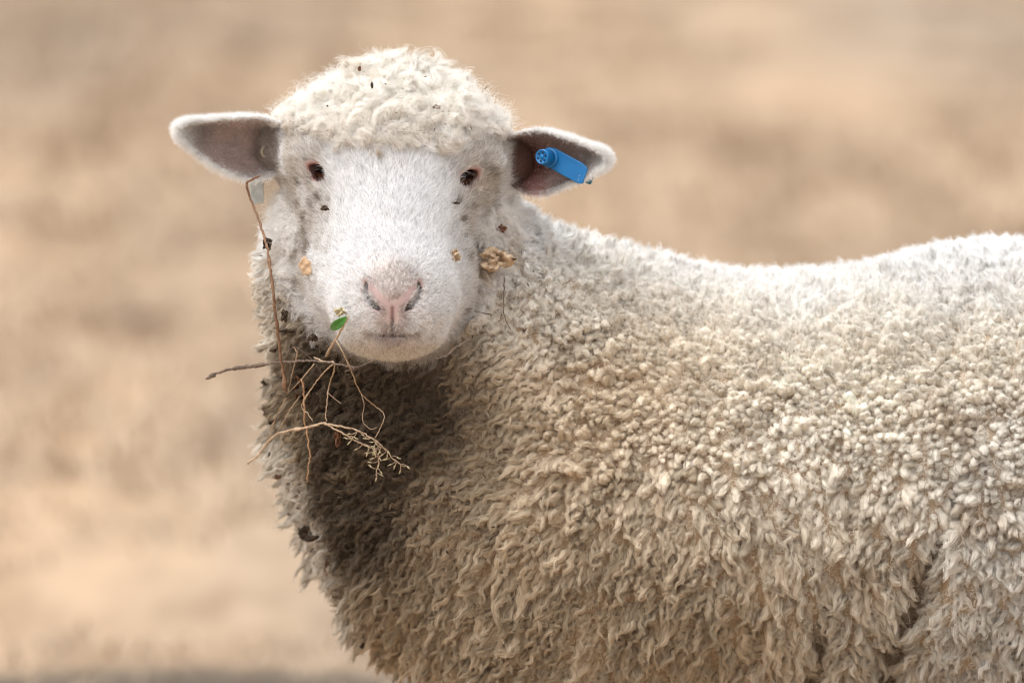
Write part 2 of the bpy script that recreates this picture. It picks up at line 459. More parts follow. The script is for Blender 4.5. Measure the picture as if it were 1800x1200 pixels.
# ------------------------------------------------------------------ ears, one surface each, joined to the body mesh
def ear_surface(base, tip, up, depth_dir, wl, wu, cup, roll, nu=40, nv=28, th=.0022):
    """u from root to tip, v from lower to upper edge; returns the inner and outer sheets"""
    base = np.asarray(base); tip = np.asarray(tip); ax = tip - base; Ln = np.linalg.norm(ax); ax = ax / Ln
    up = unit(up - ax * (up @ ax)); dd = unit(depth_dir - ax * (depth_dir @ ax) - up * (depth_dir @ up))
    u = np.linspace(0, 1, nu); v = np.linspace(-1, 1, nv)
    U, W = np.meshgrid(u, v, indexing='ij')
    prof = lambda k: np.interp(U, np.linspace(0, 1, len(k)), k)
    half = np.where(W < 0, prof(wl), prof(wu)) * np.sqrt(np.clip(1 - U ** 5, .004, 1))
    side = W * half
    dep = cup * np.interp(U, [0, .15, .5, .85, 1], [.9, 1, .8, .35, .05]) * (1 - np.abs(W) ** 2.2)
    r = roll * np.interp(U, [0, .2, .6, 1], [.5, 1, .8, .1])
    curl = np.clip((W - .45) / .55, 0, 1)
    dep = dep - r * curl ** 2 * .9
    side = side - r * curl ** 2.5 * .35
    inner = base + U[..., None] * ax * Ln + side[..., None] * up + dep[..., None] * dd
    du = np.gradient(inner, axis=0); dv = np.gradient(inner, axis=1)
    n = unit(np.cross(du, dv)); s = np.sign((n * (-dd)).sum(-1).mean()); n = n * s       # towards the camera side
    thk = th * np.minimum(1, 6 * (1 - np.abs(W)) + .15) * np.minimum(1, 8 * (1 - U) + .15)
    outer = inner - n * thk[..., None]
    return inner, outer, n, U, W
def dist_smooth(a):  # soften a profile
    return np.interp(np.linspace(0, 1, 24), np.linspace(0, 1, len(a)), a)
earL = ear_surface(P(512, 262, .058), P(318, 227, .015), np.array([0, 0, 1.]), np.array([0, 1., 0]),
                   dist_smooth([.018, .0270, .0320, .0330, .0310, .0275, .0230, .0185, .0155]),
                   dist_smooth([.018, .0245, .0270, .0270, .0245, .0215, .0180, .0150, .0130]), .024, .014)
earR = ear_surface(P(880, 282, .058), P(1064, 279, .005), np.array([0, 0, 1.]), np.array([0, 1., 0]),
                   dist_smooth([.014, .0245, .0290, .0290, .0260, .0215, .0175, .0140, .0120]),
                   dist_smooth([.018, .0245, .0295, .0310, .0295, .0260, .0215, .0170, .0140]), .024, .014)
extraV, extraF = [], []
nb = len(V)
for inner, outer, n, U, W in (earL, earR):
    nu, nv = U.shape
    a = inner.reshape(-1, 3); b = outer.reshape(-1, 3)
    o = nb + sum(len(x) for x in extraV)
    extraV += [a, b]
    g = np.arange(nu * nv).reshape(nu, nv)
    q = np.stack([g[:-1, :-1], g[1:, :-1], g[1:, 1:], g[:-1, 1:]], -1).reshape(-1, 4)
    sgn = np.cross(inner[1, 0] - inner[0, 0], inner[0, 1] - inner[0, 0]) @ n[0, 0] > 0
    qi = q if sgn else q[:, ::-1]
    extraF += [qi + o, qi[:, ::-1] + o + nu * nv]
    rim = np.concatenate([g[:, 0], g[-1, 1:], g[::-1, -1][1:]])
    rq = np.stack([rim[:-1], rim[1:], rim[1:] + nu * nv, rim[:-1] + nu * nv], 1)
    extraF.append((rq[:, ::-1] if sgn else rq) + o)
VA = np.concatenate([V] + extraV); FA = np.concatenate([F] + extraF)

# ------------------------------------------------------------------ colour of skin
def pdist(p, pts, w=1.0):
    """distance of points to a 3D polyline"""
    best = np.full(len(p), 9.)
    for i in range(len(pts) - 1):
        best = np.minimum(best, cone(pts[i], pts[i + 1], 0, 0)(p))
    return best
def carve_pts(pts):
    a = np.array(pts, float); return hit(a[:, 0], a[:, 1])
NOSE_V = carve_pts([(655, 507), (664, 519), (678, 532), (690, 544), (702, 532), (716, 519), (725, 507)])
NOSE_P = carve_pts([(690, 540), (690, 556), (690, 584)])
NOSTRIL = [carve_pts([(690 + s * 46, 498), (690 + s * 48, 512), (690 + s * 42, 526), (690 + s * 33, 536), (690 + s * 22, 545)]) for s in (-1, 1)]
LIPS = carve_pts([(648, 585), (666, 588), (690, 588), (714, 588), (732, 585)])
def nose_mask(p):
    d = pdist(p, NOSE_V); m = smooth(.0036, .0022, d)
    m = np.maximum(m, smooth(.0048, .0026, pdist(p, NOSE_P[:2])))
    return m
def skin_colour(p):
    c = np.tile(np.array([.42, .33, .26]), (len(p), 1))
    x, y = project(p)
    head = smooth(.2, .13, np.linalg.norm(p - P(690, 400, 0), axis=1))
    c = mixc(c, (.58, .51, .48), head)
    near = np.linalg.norm(p - P(690, 550, -.09), axis=1) < .09
    q = p[near]
    if len(q):
        cc = c[near]
        cc = mixc(cc, (.55, .45, .42), smooth(.02, .008, pdist(q, NOSE_P)))
        cc = mixc(cc, (.50, .36, .345), nose_mask(q))
        for nn in NOSTRIL: cc = mixc(cc, (.30, .19, .18), smooth(.0085, .004, pdist(q, nn)) * .6)
        cc = mixc(cc, (.10, .06, .045), smooth(.0026, .0012, pdist(q, LIPS)))
        cc = mixc(cc, (.30, .16, .15), smooth(.0022, .0006, pdist(q, NOSE_P)))
        cc = mixc(cc, (.035, .02, .02), smooth(-.0006, -.0026, base_sdf(q)))
        c[near] = cc
    for E in (EYE_L, EYE_R):
        d = np.linalg.norm(p - (E + np.array([0, -.010, 0])), axis=1)
        c = mixc(c, (.50, .28, .25), smooth(.0145, .0105, d))
        c = mixc(c, (.34, .19, .17), smooth(.0050, .0012, eye_cut[0 if E is EYE_L else 1](p)) * (d < .03))
        c = mixc(c, (.07, .04, .035), smooth(.0168, .0158, np.linalg.norm(p - E, axis=1)))
    return c
CA = skin_colour(VA)
# ear skin: pink-brown inside; old blood by the tag
off = nb
for k, (inner, outer, n, U, W) in enumerate((earL, earR)):
    m = U.size; p = inner.reshape(-1, 3)
    c = np.tile(np.array([.46, .33, .30]), (m, 1)) * (0.75 + 0.5 * fbm(p, 90, 5))[:, None]
    if k == 1:
        s = P(905, 287, .06); c = mixc(c, (.22, .035, .02), smooth(.03, .008, np.linalg.norm((p - s) * np.array([.8, .3, 1.2]), axis=1)))
    CA[off:off + m] = c; off += 2 * m

sheep = empty('sheep', P(1400, 900, YB) * np.array([1, 1, 0]))
tag(sheep, 'cream woolly sheep with white face turned to the camera, twigs in its wool', 'sheep')
BODY_ME = fastmesh('body', VA, FA)
body = link('body', BODY_ME, M_SKIN, sheep)
# ------------------------------------------------------------------ eyes
def sphere_mesh(name, c, r, o, ri, ui, nu=40, nv=32):
    th = np.linspace(0, math.pi, nv); ph = np.linspace(0, 2 * math.pi, nu, endpoint=False)
    T, A = np.meshgrid(th, ph, indexing='ij')
    a = np.asarray(ri); b = np.asarray(ui)
    k = 1 + 0.07 * np.exp(-(T / .55) ** 2)                       # cornea bulges a little
    v = c + r * k[..., None] * (np.cos(T)[..., None] * o + np.sin(T)[..., None] * (np.cos(A)[..., None] * a + np.sin(A)[..., None] * b))
    g = np.arange(nu * nv).reshape(nv, nu); g2 = np.roll(g, -1, 1)
    q = np.stack([g[:-1], g[1:], g2[1:], g2[:-1]], -1).reshape(-1, 4)
    me = fastmesh(name, v.reshape(-1, 3), q)
    rad = np.sin(T).reshape(-1); xx = (np.sin(T) * np.cos(A)).reshape(-1); yy = (np.sin(T) * np.sin(A)).reshape(-1)
    c_ = np.tile(np.array([.15, .065, .032]), (len(rad), 1)) * (.7 + .6 * noise(v.reshape(-1, 3), 900, 2))[:, None]
    c_ = mixc(c_, (.055, .035, .028), smooth(.72, .82, rad))
    pup = np.sqrt((xx / .60) ** 2 + ((yy - .12) / .40) ** 2)
    c_ = mixc(c_, (.004, .004, .006), smooth(1.1, .9, pup))
    vcol(me, c_)
    return me
M_EYE = tinted('wet eye', 0.06, 0.0, Coat_Weight=.6, Coat_Roughness=0.02)
for E, s in ((EYE_L, -1), (EYE_R, 1)):
    o, r, u = eye_frame(s)
    look = unit(o + np.array([0, 0, .22])); u2 = unit(u - look * (u @ look)); r2 = np.cross(u2, look)
    link('eye', sphere_mesh('eye', E, EYE_RAD, look, r2, u2), M_EYE, sheep)

# ------------------------------------------------------------------ fibres
def curves_object(name, pts, rad, tint, mat, parent):
    """pts (n, k, 3), rad (n, k), tint (n, 3): one strand per row"""
    n, k, _ = pts.shape
    cu = bpy.data.hair_curves.new(name)
    cu.add_curves([k] * n)
    off = np.zeros(3)
    cu.position_data.foreach_set('vector', np.ascontiguousarray(pts, f32).ravel())
    a = cu.attributes.get('radius') or cu.attributes.new('radius', 'FLOAT', 'POINT')
    a.data.foreach_set('value', np.ascontiguousarray(rad, f32).ravel())
    a = cu.attributes.new('tint', 'FLOAT_COLOR', 'CURVE')
    tint = np.clip(tint, 0, .96); pale = .62 * smooth(.50, .84, tint.mean(1, keepdims=True)); tint = mix(tint, 1 - ((1 - tint) / (1 + tint)) ** 2, pale)   # one fibre is paler than the mass of wool it makes
    c = np.ones((n, 4), f32); c[:, :3] = np.clip(tint, 0, .975); a.data.foreach_set('color', c.ravel())
    cu.materials.append(mat)
    ob = link(name, cu, None, parent)
    return ob
def frames(d):
    a = np.where(np.abs(d[:, 2:3]) < .9, np.array([[0, 0, 1.]]), np.array([[1., 0, 0]]))
    e1 = unit(np.cross(d, a)); e2 = np.cross(d, e1)
    t = rng.uniform(0, 2 * np.pi, len(d))[:, None]
    return e1 * np.cos(t) + e2 * np.sin(t), e2 * np.cos(t) - e1 * np.sin(t)
def A(x, n): return np.broadcast_to(np.asarray(x, float), (n,))
def locks(root, nrm, d, L, R, tint, nf=50, k=8, tip=.5, dome=.3, crimp=.0006, waves=2.2, curl=.001, turns=1.0, droop=.2, rad=.00017, ragged=.12, phase=.7, sink=.004, cvar=.08, bulb=0.):
    n = len(root); L, R, tip, dome, crimp, waves, curl, turns, droop = (A(x, n) for x in (L, R, tip, dome, crimp, waves, curl, turns, droop))
    e1, e2 = frames(d)
    t = np.linspace(0, 1, k)
    rep = lambda x: np.repeat(x, nf, axis=0)
    N = n * nf
    rho = np.sqrt(rng.random(N)); ph = rng.uniform(0, 2 * np.pi, N)
    Lf = rep(L) * (1 - rep(dome) * rho ** 2) * (1 + rng.normal(0, ragged, N).clip(-.35, .3))
    E1 = rep(e1)[:, None]; E2 = rep(e2)[:, None]; D = rep(d)[:, None]; RO = rep(root - nrm * sink)[:, None]
    bl = rep(A(bulb, n))[:, None]
    prof = (1 + (rep(tip)[:, None] - 1) * smooth(.3, 1, t)[None]) * (.8 + .25 * np.sin(np.pi * t))[None]
    pb = (.75 + .35 * smooth(.3, .75, t) - .75 * smooth(.78, 1.0, t))[None]
    prof = prof * (1 - bl) + pb * bl
    off = rep(R)[:, None] * prof * rho[:, None]
    ph0 = rep(rng.uniform(0, 6.28, n))[:, None]
    cang = ph0 + 2 * np.pi * rep(turns)[:, None] * t
    cr = rep(curl)[:, None] * t[None] ** 1.3
    jit = rng.normal(0, phase, N)[:, None]
    cw = rep(crimp)[:, None] * np.sin(2 * np.pi * rep(waves)[:, None] * t * (Lf / rep(L))[:, None] + ph0 * 2 + jit) * smooth(0, .25, t)
    cw2 = rep(crimp)[:, None] * .7 * np.cos(2 * np.pi * rep(waves)[:, None] * 1.3 * t + ph0 * 3 + 2 * jit) * smooth(0, .25, t)
    p = RO + D * (Lf[:, None] * t)[..., None]
    p = p + E1 * (off * np.cos(ph)[:, None] + cr * np.cos(cang) - cr[:, :1] + cw)[..., None] + E2 * (off * np.sin(ph)[:, None] + cr * np.sin(cang) + cw2)[..., None]
    p[..., 2] -= (Lf * rep(droop))[:, None] * t ** 2
    r = rad * (1 - .55 * t ** 3)[None] * rng.uniform(.7, 1.2, N)[:, None]
    c = rep(tint) * (1 + rng.normal(0, cvar, N))[:, None]
    return p, r, c
RT_ = np.array([0, .2, .4, .58, .73, .85, .94, 1.0])
def cord(root, nrm, d, L, R, tint, nf=22, sides=6, tip=.6, wave=.001, waves=2., curl=.001, turns=1., droop=.2, lump=.12, sink=.005, rad=.00012, fuzz=(.85, 1.25), over=.08, twist=1.5, cvar=.06, core=.92):
    """a lock of wool: a lumpy cord with a rounded end, and the fibres that wrap and leave it"""
    n = len(root); t = RT_; k = len(t)
    L, R, tip, wave, waves, curl, turns, droop, lump = (A(x, n)[:, None] for x in (L, R, tip, wave, waves, curl, turns, droop, lump))
    e1, e2 = frames(d); ph = rng.uniform(0, 6.28, (n, 1)); ph2 = rng.uniform(0, 6.28, (n, 1))
    on = smooth(0, .3, t)[None]
    x1 = wave * np.sin(2 * np.pi * waves * t + ph) * on + curl * t ** 1.3 * np.cos(2 * np.pi * turns * t + ph2)
    x2 = .6 * wave * np.cos(2 * np.pi * waves * 1.2 * t + ph2) * on + curl * t ** 1.3 * np.sin(2 * np.pi * turns * t + ph2)
    c = (root - nrm * sink)[:, None] + d[:, None] * (L * t)[..., None] + e1[:, None] * x1[..., None] + e2[:, None] * x2[..., None]
    c[..., 2] -= L * droop * t ** 2
    T = unit(np.gradient(c, axis=1))
    f1 = unit(e1[:, None] - T * (T * e1[:, None]).sum(-1, keepdims=True)); f2 = np.cross(T, f1)
    end = np.sqrt(np.clip(1 - ((t - .62) / .385).clip(0) ** 2, .0025, 1))[None]
    r = R * (1 + (tip - 1) * smooth(.15, .9, t)) * (.85 + .15 * np.sin(np.pi * t)) * end * (1 + lump * np.sin(2 * np.pi * 2.6 * t + ph))
    th = np.linspace(0, 2 * np.pi, sides, endpoint=False)
    rr = r[..., None] * A(core, n)[:, None, None] * (1 + lump[..., None] * 1.3 * np.sin(2 * th + 5 * t[:, None] + ph[..., None]) * 1.0 + rng.normal(0, .05, (n, k, sides)))
    v = c[:, :, None] + rr[..., None] * (np.cos(th)[:, None] * f1[:, :, None] + np.sin(th)[:, None] * f2[:, :, None])
    g = np.arange(n * k * sides).reshape(n, k, sides); g2 = np.roll(g, -1, 2)
    q = np.stack([g[:, :-1], g2[:, :-1], g2[:, 1:], g[:, 1:]], -1).reshape(-1, 4)
    vt = np.repeat(tint, k * sides, 0)
    sc = 9.
    strand = np.stack(np.broadcast_arrays(np.cos(th) * 2.2 + 40 * ph[..., None], np.sin(th) * 2.2 + 17 * ph2[..., None], (t[:, None] * (L / .006)[..., None]) * .8), -1).reshape(-1, 3)
    # fibres
    N = n * nf; rep = lambda x: np.repeat(x, nf, axis=0)
    th0 = rng.uniform(0, 6.28, (N, 1)) + rng.normal(0, twist, (N, 1)) * t
    rf = rng.uniform(fuzz[0], rep(A(fuzz[1], n))[:, None], (N, 1)) * (1 + rng.normal(0, .12, (N, 1)) * t)
    R_ = rep(r) * rf + rng.uniform(0, .0006, (N, 1)) * t ** 2
    p = rep(c) + R_[..., None] * (np.cos(th0)[..., None] * rep(f1) + np.sin(th0)[..., None] * rep(f2))
    ov = (rng.random((N, 1)) ** 2 * over * rep(L))[..., None]
    p = p + ov * (t ** 2)[None, :, None] * rep(T) + rng.normal(0, .0004, (N, 1, 3)) * np.sin(7 * t + 0)[None, :, None]
    fr_ = rad * (1 - .55 * t ** 3)[None] * rng.uniform(.7, 1.2, (N, 1))
    return (v.reshape(-1, 3), q, vt, strand), (p, fr_, rep(tint) * (1 + rng.normal(0, cvar, (N, 1))))
def core_object(name, cores, parent):
    v, q, c, s_ = [], [], [], []; o_ = 0
    for a in cores: v.append(a[0]); q.append(a[1] + o_); c.append(a[2]); s_.append(a[3]); o_ += len(a[0])
    me = fastmesh(name, np.concatenate(v), np.concatenate(q)); vcol(me, np.clip(np.concatenate(c), 0, .92))
    at = me.attributes.new('strand', 'FLOAT_VECTOR', 'POINT'); at.data.foreach_set('vector', np.concatenate(s_).astype(f32).ravel())
    return link(name, me, M_LOCK, parent)
def clump(roots, d, L, spacing, amount):
    """bend neighbouring locks together into tufts"""
    kp = thin(roots, spacing); cn = roots[kp]; best = np.empty(len(roots), int)
    for i in range(0, len(roots), 2000):
        best[i:i + 2000] = ((roots[i:i + 2000, None] - cn[None]) ** 2).sum(-1).argmin(1)
    tgt = cn[best] + d[kp][best] * (L * 1.25)[:, None]
    return unit(d + A(amount, len(d))[:, None] * (unit(tgt - roots) - d)), best
def hairs(root, nrm, d, L, tint, k=5, bend=.25, wob=.0004, rad=.0001, cvar=.08):
    n = len(root); t = np.linspace(0, 1, k); L = A(L, n) * rng.uniform(.65, 1.15, n)
    e1, e2 = frames(d)
    p = (root - nrm * .001)[:, None] + d[:, None] * (L[:, None] * t)[..., None]
    p = p - nrm[:, None] * (A(bend, n)[:, None] * L[:, None] * t ** 2)[..., None]
    w1 = rng.normal(0, wob, (n, 1)) * t ** 2; w2 = rng.normal(0, wob, (n, 1)) * np.sin(4 * t)
    p = p + e1[:, None] * w1[..., None] + e2[:, None] * w2[..., None]
    r = rad * (1 - .75 * t ** 2)[None] * rng.uniform(.7, 1.2, n)[:, None]
    return p, r, tint * (1 + rng.normal(0, cvar, n))[:, None]

# ------------------------------------------------------------------ where fibres grow
def fleece_colour(p, x, z):
    n = len(p); nz = fbm(p, 12, 50); n2 = noise(p, 45, 60)
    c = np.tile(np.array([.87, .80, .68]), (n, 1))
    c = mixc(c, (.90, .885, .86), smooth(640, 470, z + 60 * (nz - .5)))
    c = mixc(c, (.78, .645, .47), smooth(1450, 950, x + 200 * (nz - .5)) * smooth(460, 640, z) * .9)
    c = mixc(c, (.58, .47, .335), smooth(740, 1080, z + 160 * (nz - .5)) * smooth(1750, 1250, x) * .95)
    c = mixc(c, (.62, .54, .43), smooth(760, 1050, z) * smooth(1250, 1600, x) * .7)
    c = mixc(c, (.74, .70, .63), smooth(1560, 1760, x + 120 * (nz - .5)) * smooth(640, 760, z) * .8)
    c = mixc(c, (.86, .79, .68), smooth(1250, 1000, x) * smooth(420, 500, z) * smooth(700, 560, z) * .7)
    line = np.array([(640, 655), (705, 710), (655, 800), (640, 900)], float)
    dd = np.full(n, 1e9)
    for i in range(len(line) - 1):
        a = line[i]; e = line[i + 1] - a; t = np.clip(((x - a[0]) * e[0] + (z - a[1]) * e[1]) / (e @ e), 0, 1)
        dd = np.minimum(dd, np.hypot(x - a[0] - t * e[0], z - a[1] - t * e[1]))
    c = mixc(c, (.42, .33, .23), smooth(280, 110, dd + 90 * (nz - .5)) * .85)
    c = mixc(c, (.11, .082, .058), smooth(150, 75, dd + 110 * (nz - .5)) * .9)  # dark throat: dirt, with shade under the chin painted into the wool
    c = mixc(c, (.72, .65, .55), smooth(515, 490, x - .36 * np.maximum(z - 720, 0)) * smooth(480, 560, z) * smooth(.25, .6, nz + .1))  # pale left chest edge: rim light put into the wool colour
    c = mixc(c, (.40, .29, .18), smooth(.66, .80, n2) * smooth(520, 760, z) * .35)
    return c
tri = np.concatenate([F[:, [0, 1, 2]], F[:, [0, 2, 3]]])
TA, TB, TC = V[tri[:, 0]], V[tri[:, 1]], V[tri[:, 2]]
area = np.linalg.norm(np.cross(TB - TA, TC - TA), axis=1) / 2
cen = (TA + TB + TC) / 3
def sample(n, wgt):
    pr = area * wgt; pr = pr / pr.sum()
    i = rng.choice(len(tri), n, p=pr); a = rng.random(n); b = rng.random(n); m = a + b > 1; a[m] = 1 - a[m]; b[m] = 1 - b[m]
    return TA[i] + (TB[i] - TA[i]) * a[:, None] + (TC[i] - TA[i]) * b[:, None]
def normals(p): return unit(grad(p, sdf_pts))
def thin(p, spacing):
    """drop points nearer than their spacing to one kept before"""
    spacing = A(spacing, len(p)); cell = float(spacing.max()); H = {}; keep = []
    K = np.floor(p / cell).astype(int)
    pl = p.tolist(); sl = (spacing ** 2).tolist(); kl = K.tolist()
    for i in range(len(pl)):
        x, y, z = pl[i]; kx, ky, kz = kl[i]; s = sl[i]; ok = True
        for a in (-1, 0, 1):
            for b in (-1, 0, 1):
                for c in (-1, 0, 1):
                    for (u, v, w_) in H.get((kx + a, ky + b, kz + c), ()):
                        if (u - x) ** 2 + (v - y) ** 2 + (w_ - z) ** 2 < s: ok = False; break
                    if not ok: break
                if not ok: break
            if not ok: break
        if ok: H.setdefault((kx, ky, kz), []).append((x, y, z)); keep.append(i)
    return np.array(keep)
# side-view coordinates in the animal's own plane (x along it, z up), in half millimetres
def side(p): return 900 + p[:, 0] / PX, 600 - (p[:, 2] - .65) / PX
def poly_sd(x, y, poly):
    """signed distance to a closed outline, negative inside"""
    poly = np.asarray(poly, float); d = np.full(len(x), 1e9); ins = np.zeros(len(x), bool)
    for i in range(len(poly)):
        a = poly[i]; b = poly[(i + 1) % len(poly)]; e = b - a
        t = np.clip(((x - a[0]) * e[0] + (y - a[1]) * e[1]) / (e @ e), 0, 1)
        d = np.minimum(d, np.hypot(x - a[0] - t * e[0], y - a[1] - t * e[1]))
        c = ((a[1] > y) != (b[1] > y)) & (x < (b[0] - a[0]) * (y - a[1]) / (b[1] - a[1] + 1e-12) + a[0])
        ins ^= c
    return np.where(ins, -d, d)
FACE = [(478, 262), (520, 215), (560, 235), (620, 246), (690, 243), (770, 248), (820, 240), (870, 225), (915, 280), (895, 335), (846, 400), (852, 470), (845, 540), (800, 600), (745, 632), (690, 642), (630, 632), (570, 595), (520, 530), (508, 460), (524, 400), (482, 320)]
def face_sd(p):
    x, y = project(p)
    d = poly_sd(x, y, FACE)
    return np.where(p[:, 1] > np.where((y > 200) & (y < 340) & (abs(x - 690) > 120), .11, .075), 200., d)
def head_w(p): return np.linalg.norm((p - P(690, 350, .04)) * np.array([1, .8, .95]), axis=1)
cx, cz = side(cen)
toc = unit(CAM - cen); fn = np.cross(TB - TA, TC - TA); fn = unit(fn)
facing = (fn * toc).sum(1)
fsd = face_sd(cen)
hw = head_w(cen)
vx, vz = side(V); bodyness = smooth(.10, .125, head_w(V)) * smooth(2, 12, face_sd(V))
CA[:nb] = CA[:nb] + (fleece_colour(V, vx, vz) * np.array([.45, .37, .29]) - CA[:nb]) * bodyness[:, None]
hy = smooth(-6, 8, face_sd(V)) * (1 - bodyness)
CA[:nb] = CA[:nb] + (np.array([.66, .60, .53]) - CA[:nb]) * hy[:, None]
vcol(BODY_ME, CA)
eyeclear = np.minimum(np.linalg.norm(cen - EYE_L, axis=1), np.linalg.norm(cen - EYE_R, axis=1))

# --- fleece of body and neck
is_body = (fsd > 0) & ((cz > 330) | (cx > 905)) & (hw > .118) & (np.linalg.norm(cen - P(902, 287, .06), axis=1) > .045)
wb = np.where(is_body & (cen[:, 2] > .16), 1., 0.) * np.where(facing > -.45, 1., .5) * np.where(cx > 1850, .45, 1.)
roots = sample(190000, wb)
rx, rz = side(roots)
sp = mix(.0045, .0047, smooth(600, 1000, rz)); sp = np.where(rx > 1880, .0105, sp); sp = sp * np.where((roots[:, 1] > .25) | (rx > 1830), 1.7, 1.)
roots_ok = np.ones(len(roots), bool)
roots_ok &= base_sdf(roots) > -.010
gv = (roots[:, 0] + .22 * roots[:, 2]) / .042 + 1.6 * noise(roots, 9, 41)
groove = (np.abs(gv - np.round(gv)) < .05) & (noise(roots, 13, 42) > .46) & (rx > 1330 - 300 * smooth(1000, 1150, rz)) & (rz > 780)
roots_ok &= ~groove
roots, sp = roots[roots_ok], sp[roots_ok]
kp = thin(roots, sp * rng.uniform(.85, 1.1, len(sp))); roots = roots[kp]; rx, rz = side(roots)
nr = normals(roots)
n = len(roots)
low = smooth(680, 1060, rz + 90 * (noise(roots, 22, 4) - .5)) * smooth(1950, 1200, rx * .9 + 120) ; low = np.maximum(low, smooth(800, 1120, rz) * .85)
neck = smooth(1180, 900, rx) * smooth(380, 520, rz)
flow = np.stack([-.15 - .75 * smooth(1350, 850, rx), np.zeros(n), -1 + .45 * neck * smooth(800, 560, rz)], 1)
swirl = (np.stack([noise(roots, 16, 30), noise(roots, 16, 31), noise(roots, 16, 32)], 1) - .5) * 1.5
colm = np.sin(2 * np.pi * (roots[:, 0] + .25 * roots[:, 2]) / .024 + 5 * noise(roots, 14, 35))
flow = flow + swirl
flow[:, 0] += 1.1 * colm * smooth(1000, 1400, rx) * smooth(680, 850, rz)
tl = mix(.30, .85, np.maximum(low, neck * .8))
d = unit(nr * mix(1.0, .62, np.maximum(low, neck * .7))[:, None] + flow * tl[:, None] * .8 + rng.normal(0, .16, (n, 3)))
d = unit(d + nr * (np.maximum(.25 - (d * nr).sum(1), 0))[:, None])
edge_ = smooth(-.35, -.75, nr[:, 0]) * smooth(560, 640, rz) * (rx < 900)
top = smooth(560, 470, rz - 40 * smooth(1200, 1700, rx)) * smooth(-.1, .5, nr[:, 2])
L = mix(.0140, .0190, np.maximum(low, neck)) * rng.uniform(.65, 1.3, n) * mix(1, 1.15, top) * (1 + .5 * edge_ * smooth(.5, .7, noise(roots, 60, 21)))
Rr = mix(.0031, .0033, low) * rng.uniform(.65, 1.35, n) * np.where(roots[:, 1] > .25, 1.5, 1)
Rr = np.where(rx > 1880, .0068, Rr) * rng.uniform(.9, 1.1, n)
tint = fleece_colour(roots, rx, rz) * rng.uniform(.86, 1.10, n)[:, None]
d, cid = clump(roots, d, L, rng.uniform(.009, .018, n), np.clip(mix(.3, .72, low) + rng.normal(0, .15, n), 0, .95))
d = unit(d + nr * (np.maximum(.22 - (d * nr).sum(1), 0))[:, None])
tint = tint * rng.uniform(.84, 1.08, len(roots))[cid][:, None]
csz = rng.uniform(.76, 1.24, len(roots))[cid]; Rr = Rr * csz; L = L * mix(1, csz, .6)
cores = []; parts = []
st_ = np.maximum(low, neck)
c_, f_ = cord(roots, nr, d, L, Rr, tint, nf=20, rad=.00014, fuzz=(.85, mix(1.3, 1.8, top)), over=.22, core=mix(.95, .85, top), tip=mix(.95, .50, st_), wave=mix(.0006, .0014, st_), waves=mix(1.2, 2.6, st_) * rng.uniform(.8, 1.2, n), curl=mix(.0008, .0026, st_), turns=mix(.5, .9, st_), droop=mix(.08, .22, low), lump=mix(.08, .16, st_))
cores.append(c_); parts.append(f_)
tag(core_object('fleece', cores, sheep), 'crimped cream locks of wool, brown with dirt and painted shade on the chest', kind='stuff')
# matted undercoat
lr = sample(42000, np.where(is_body & (cx < 1880) & (facing > -.4), 1., 0.)); ln = normals(lr); lx, lz = side(lr)
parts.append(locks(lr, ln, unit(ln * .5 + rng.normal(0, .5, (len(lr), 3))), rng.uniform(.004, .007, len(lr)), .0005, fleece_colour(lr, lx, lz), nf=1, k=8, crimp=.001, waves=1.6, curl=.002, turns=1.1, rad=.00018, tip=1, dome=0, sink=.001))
lr = sample(28000, np.where(is_body & (cx < 1880) & (fn[:, 2] > .35), smooth(.35, .8, fn[:, 2]), 0.)); ln = normals(lr); lx, lz = side(lr)
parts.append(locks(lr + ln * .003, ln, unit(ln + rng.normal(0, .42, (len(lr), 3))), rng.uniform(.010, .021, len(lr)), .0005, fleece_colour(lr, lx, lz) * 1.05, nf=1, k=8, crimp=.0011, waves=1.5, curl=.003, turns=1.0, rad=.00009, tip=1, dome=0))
# loose fibres that stand out of the fleece
lr = sample(26000, np.where(is_body & (cx < 1880) & (facing > -.4), 1., 0.)); ln = normals(lr); lx, lz = side(lr)
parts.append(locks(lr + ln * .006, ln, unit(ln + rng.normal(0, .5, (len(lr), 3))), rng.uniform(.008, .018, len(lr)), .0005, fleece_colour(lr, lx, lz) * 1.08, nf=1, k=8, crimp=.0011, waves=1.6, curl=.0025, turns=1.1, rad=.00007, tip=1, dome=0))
def cat(ps): return np.concatenate([a[0] for a in ps]), np.concatenate([a[1] for a in ps]), np.concatenate([a[2] for a in ps])
tag(curves_object('wool_fibres', *cat(parts), M_WOOL, sheep), kind='stuff')

# --- wool of head: topknot and cheeks
earclear = np.minimum(np.linalg.norm(cen - P(890, 287, .055), axis=1), np.linalg.norm(cen - P(498, 264, .055), axis=1))
is_head = (fsd > -10) & ~is_body & (eyeclear > .030) & (earclear > np.where(cz < 235, .024, .040))
is_top = is_head & (cz < 262)
roots = sample(16000, np.where(is_top, 1., 0.)); kp = thin(roots, .0056); roots = roots[kp]; nr = normals(roots); n = len(roots); rx, rz = side(roots)
fr = smooth(20, -10, face_sd(roots) - 14)
out = np.stack([(rx - 690) / 200, np.full(n, -.25), .35 + .5 * smooth(220, 120, rz)], 1)
d = unit(nr * .9 + out * .55 + rng.normal(0, .32, (n, 3)) + (np.stack([noise(roots, 30, 3), noise(roots, 30, 5), noise(roots, 30, 6)], 1) - .5) * 2.6)
cc = np.tile(np.array([.86, .82, .74]), (n, 1)); nz = fbm(roots, 35, 8)
cc = mixc(cc, (.70, .60, .48), smooth(.55, .75, nz) * .6)
cc = mixc(cc, (.68, .60, .52), smooth(190, 245, rz) * .55)
cc = cc * rng.uniform(.88, 1.08, n)[:, None]
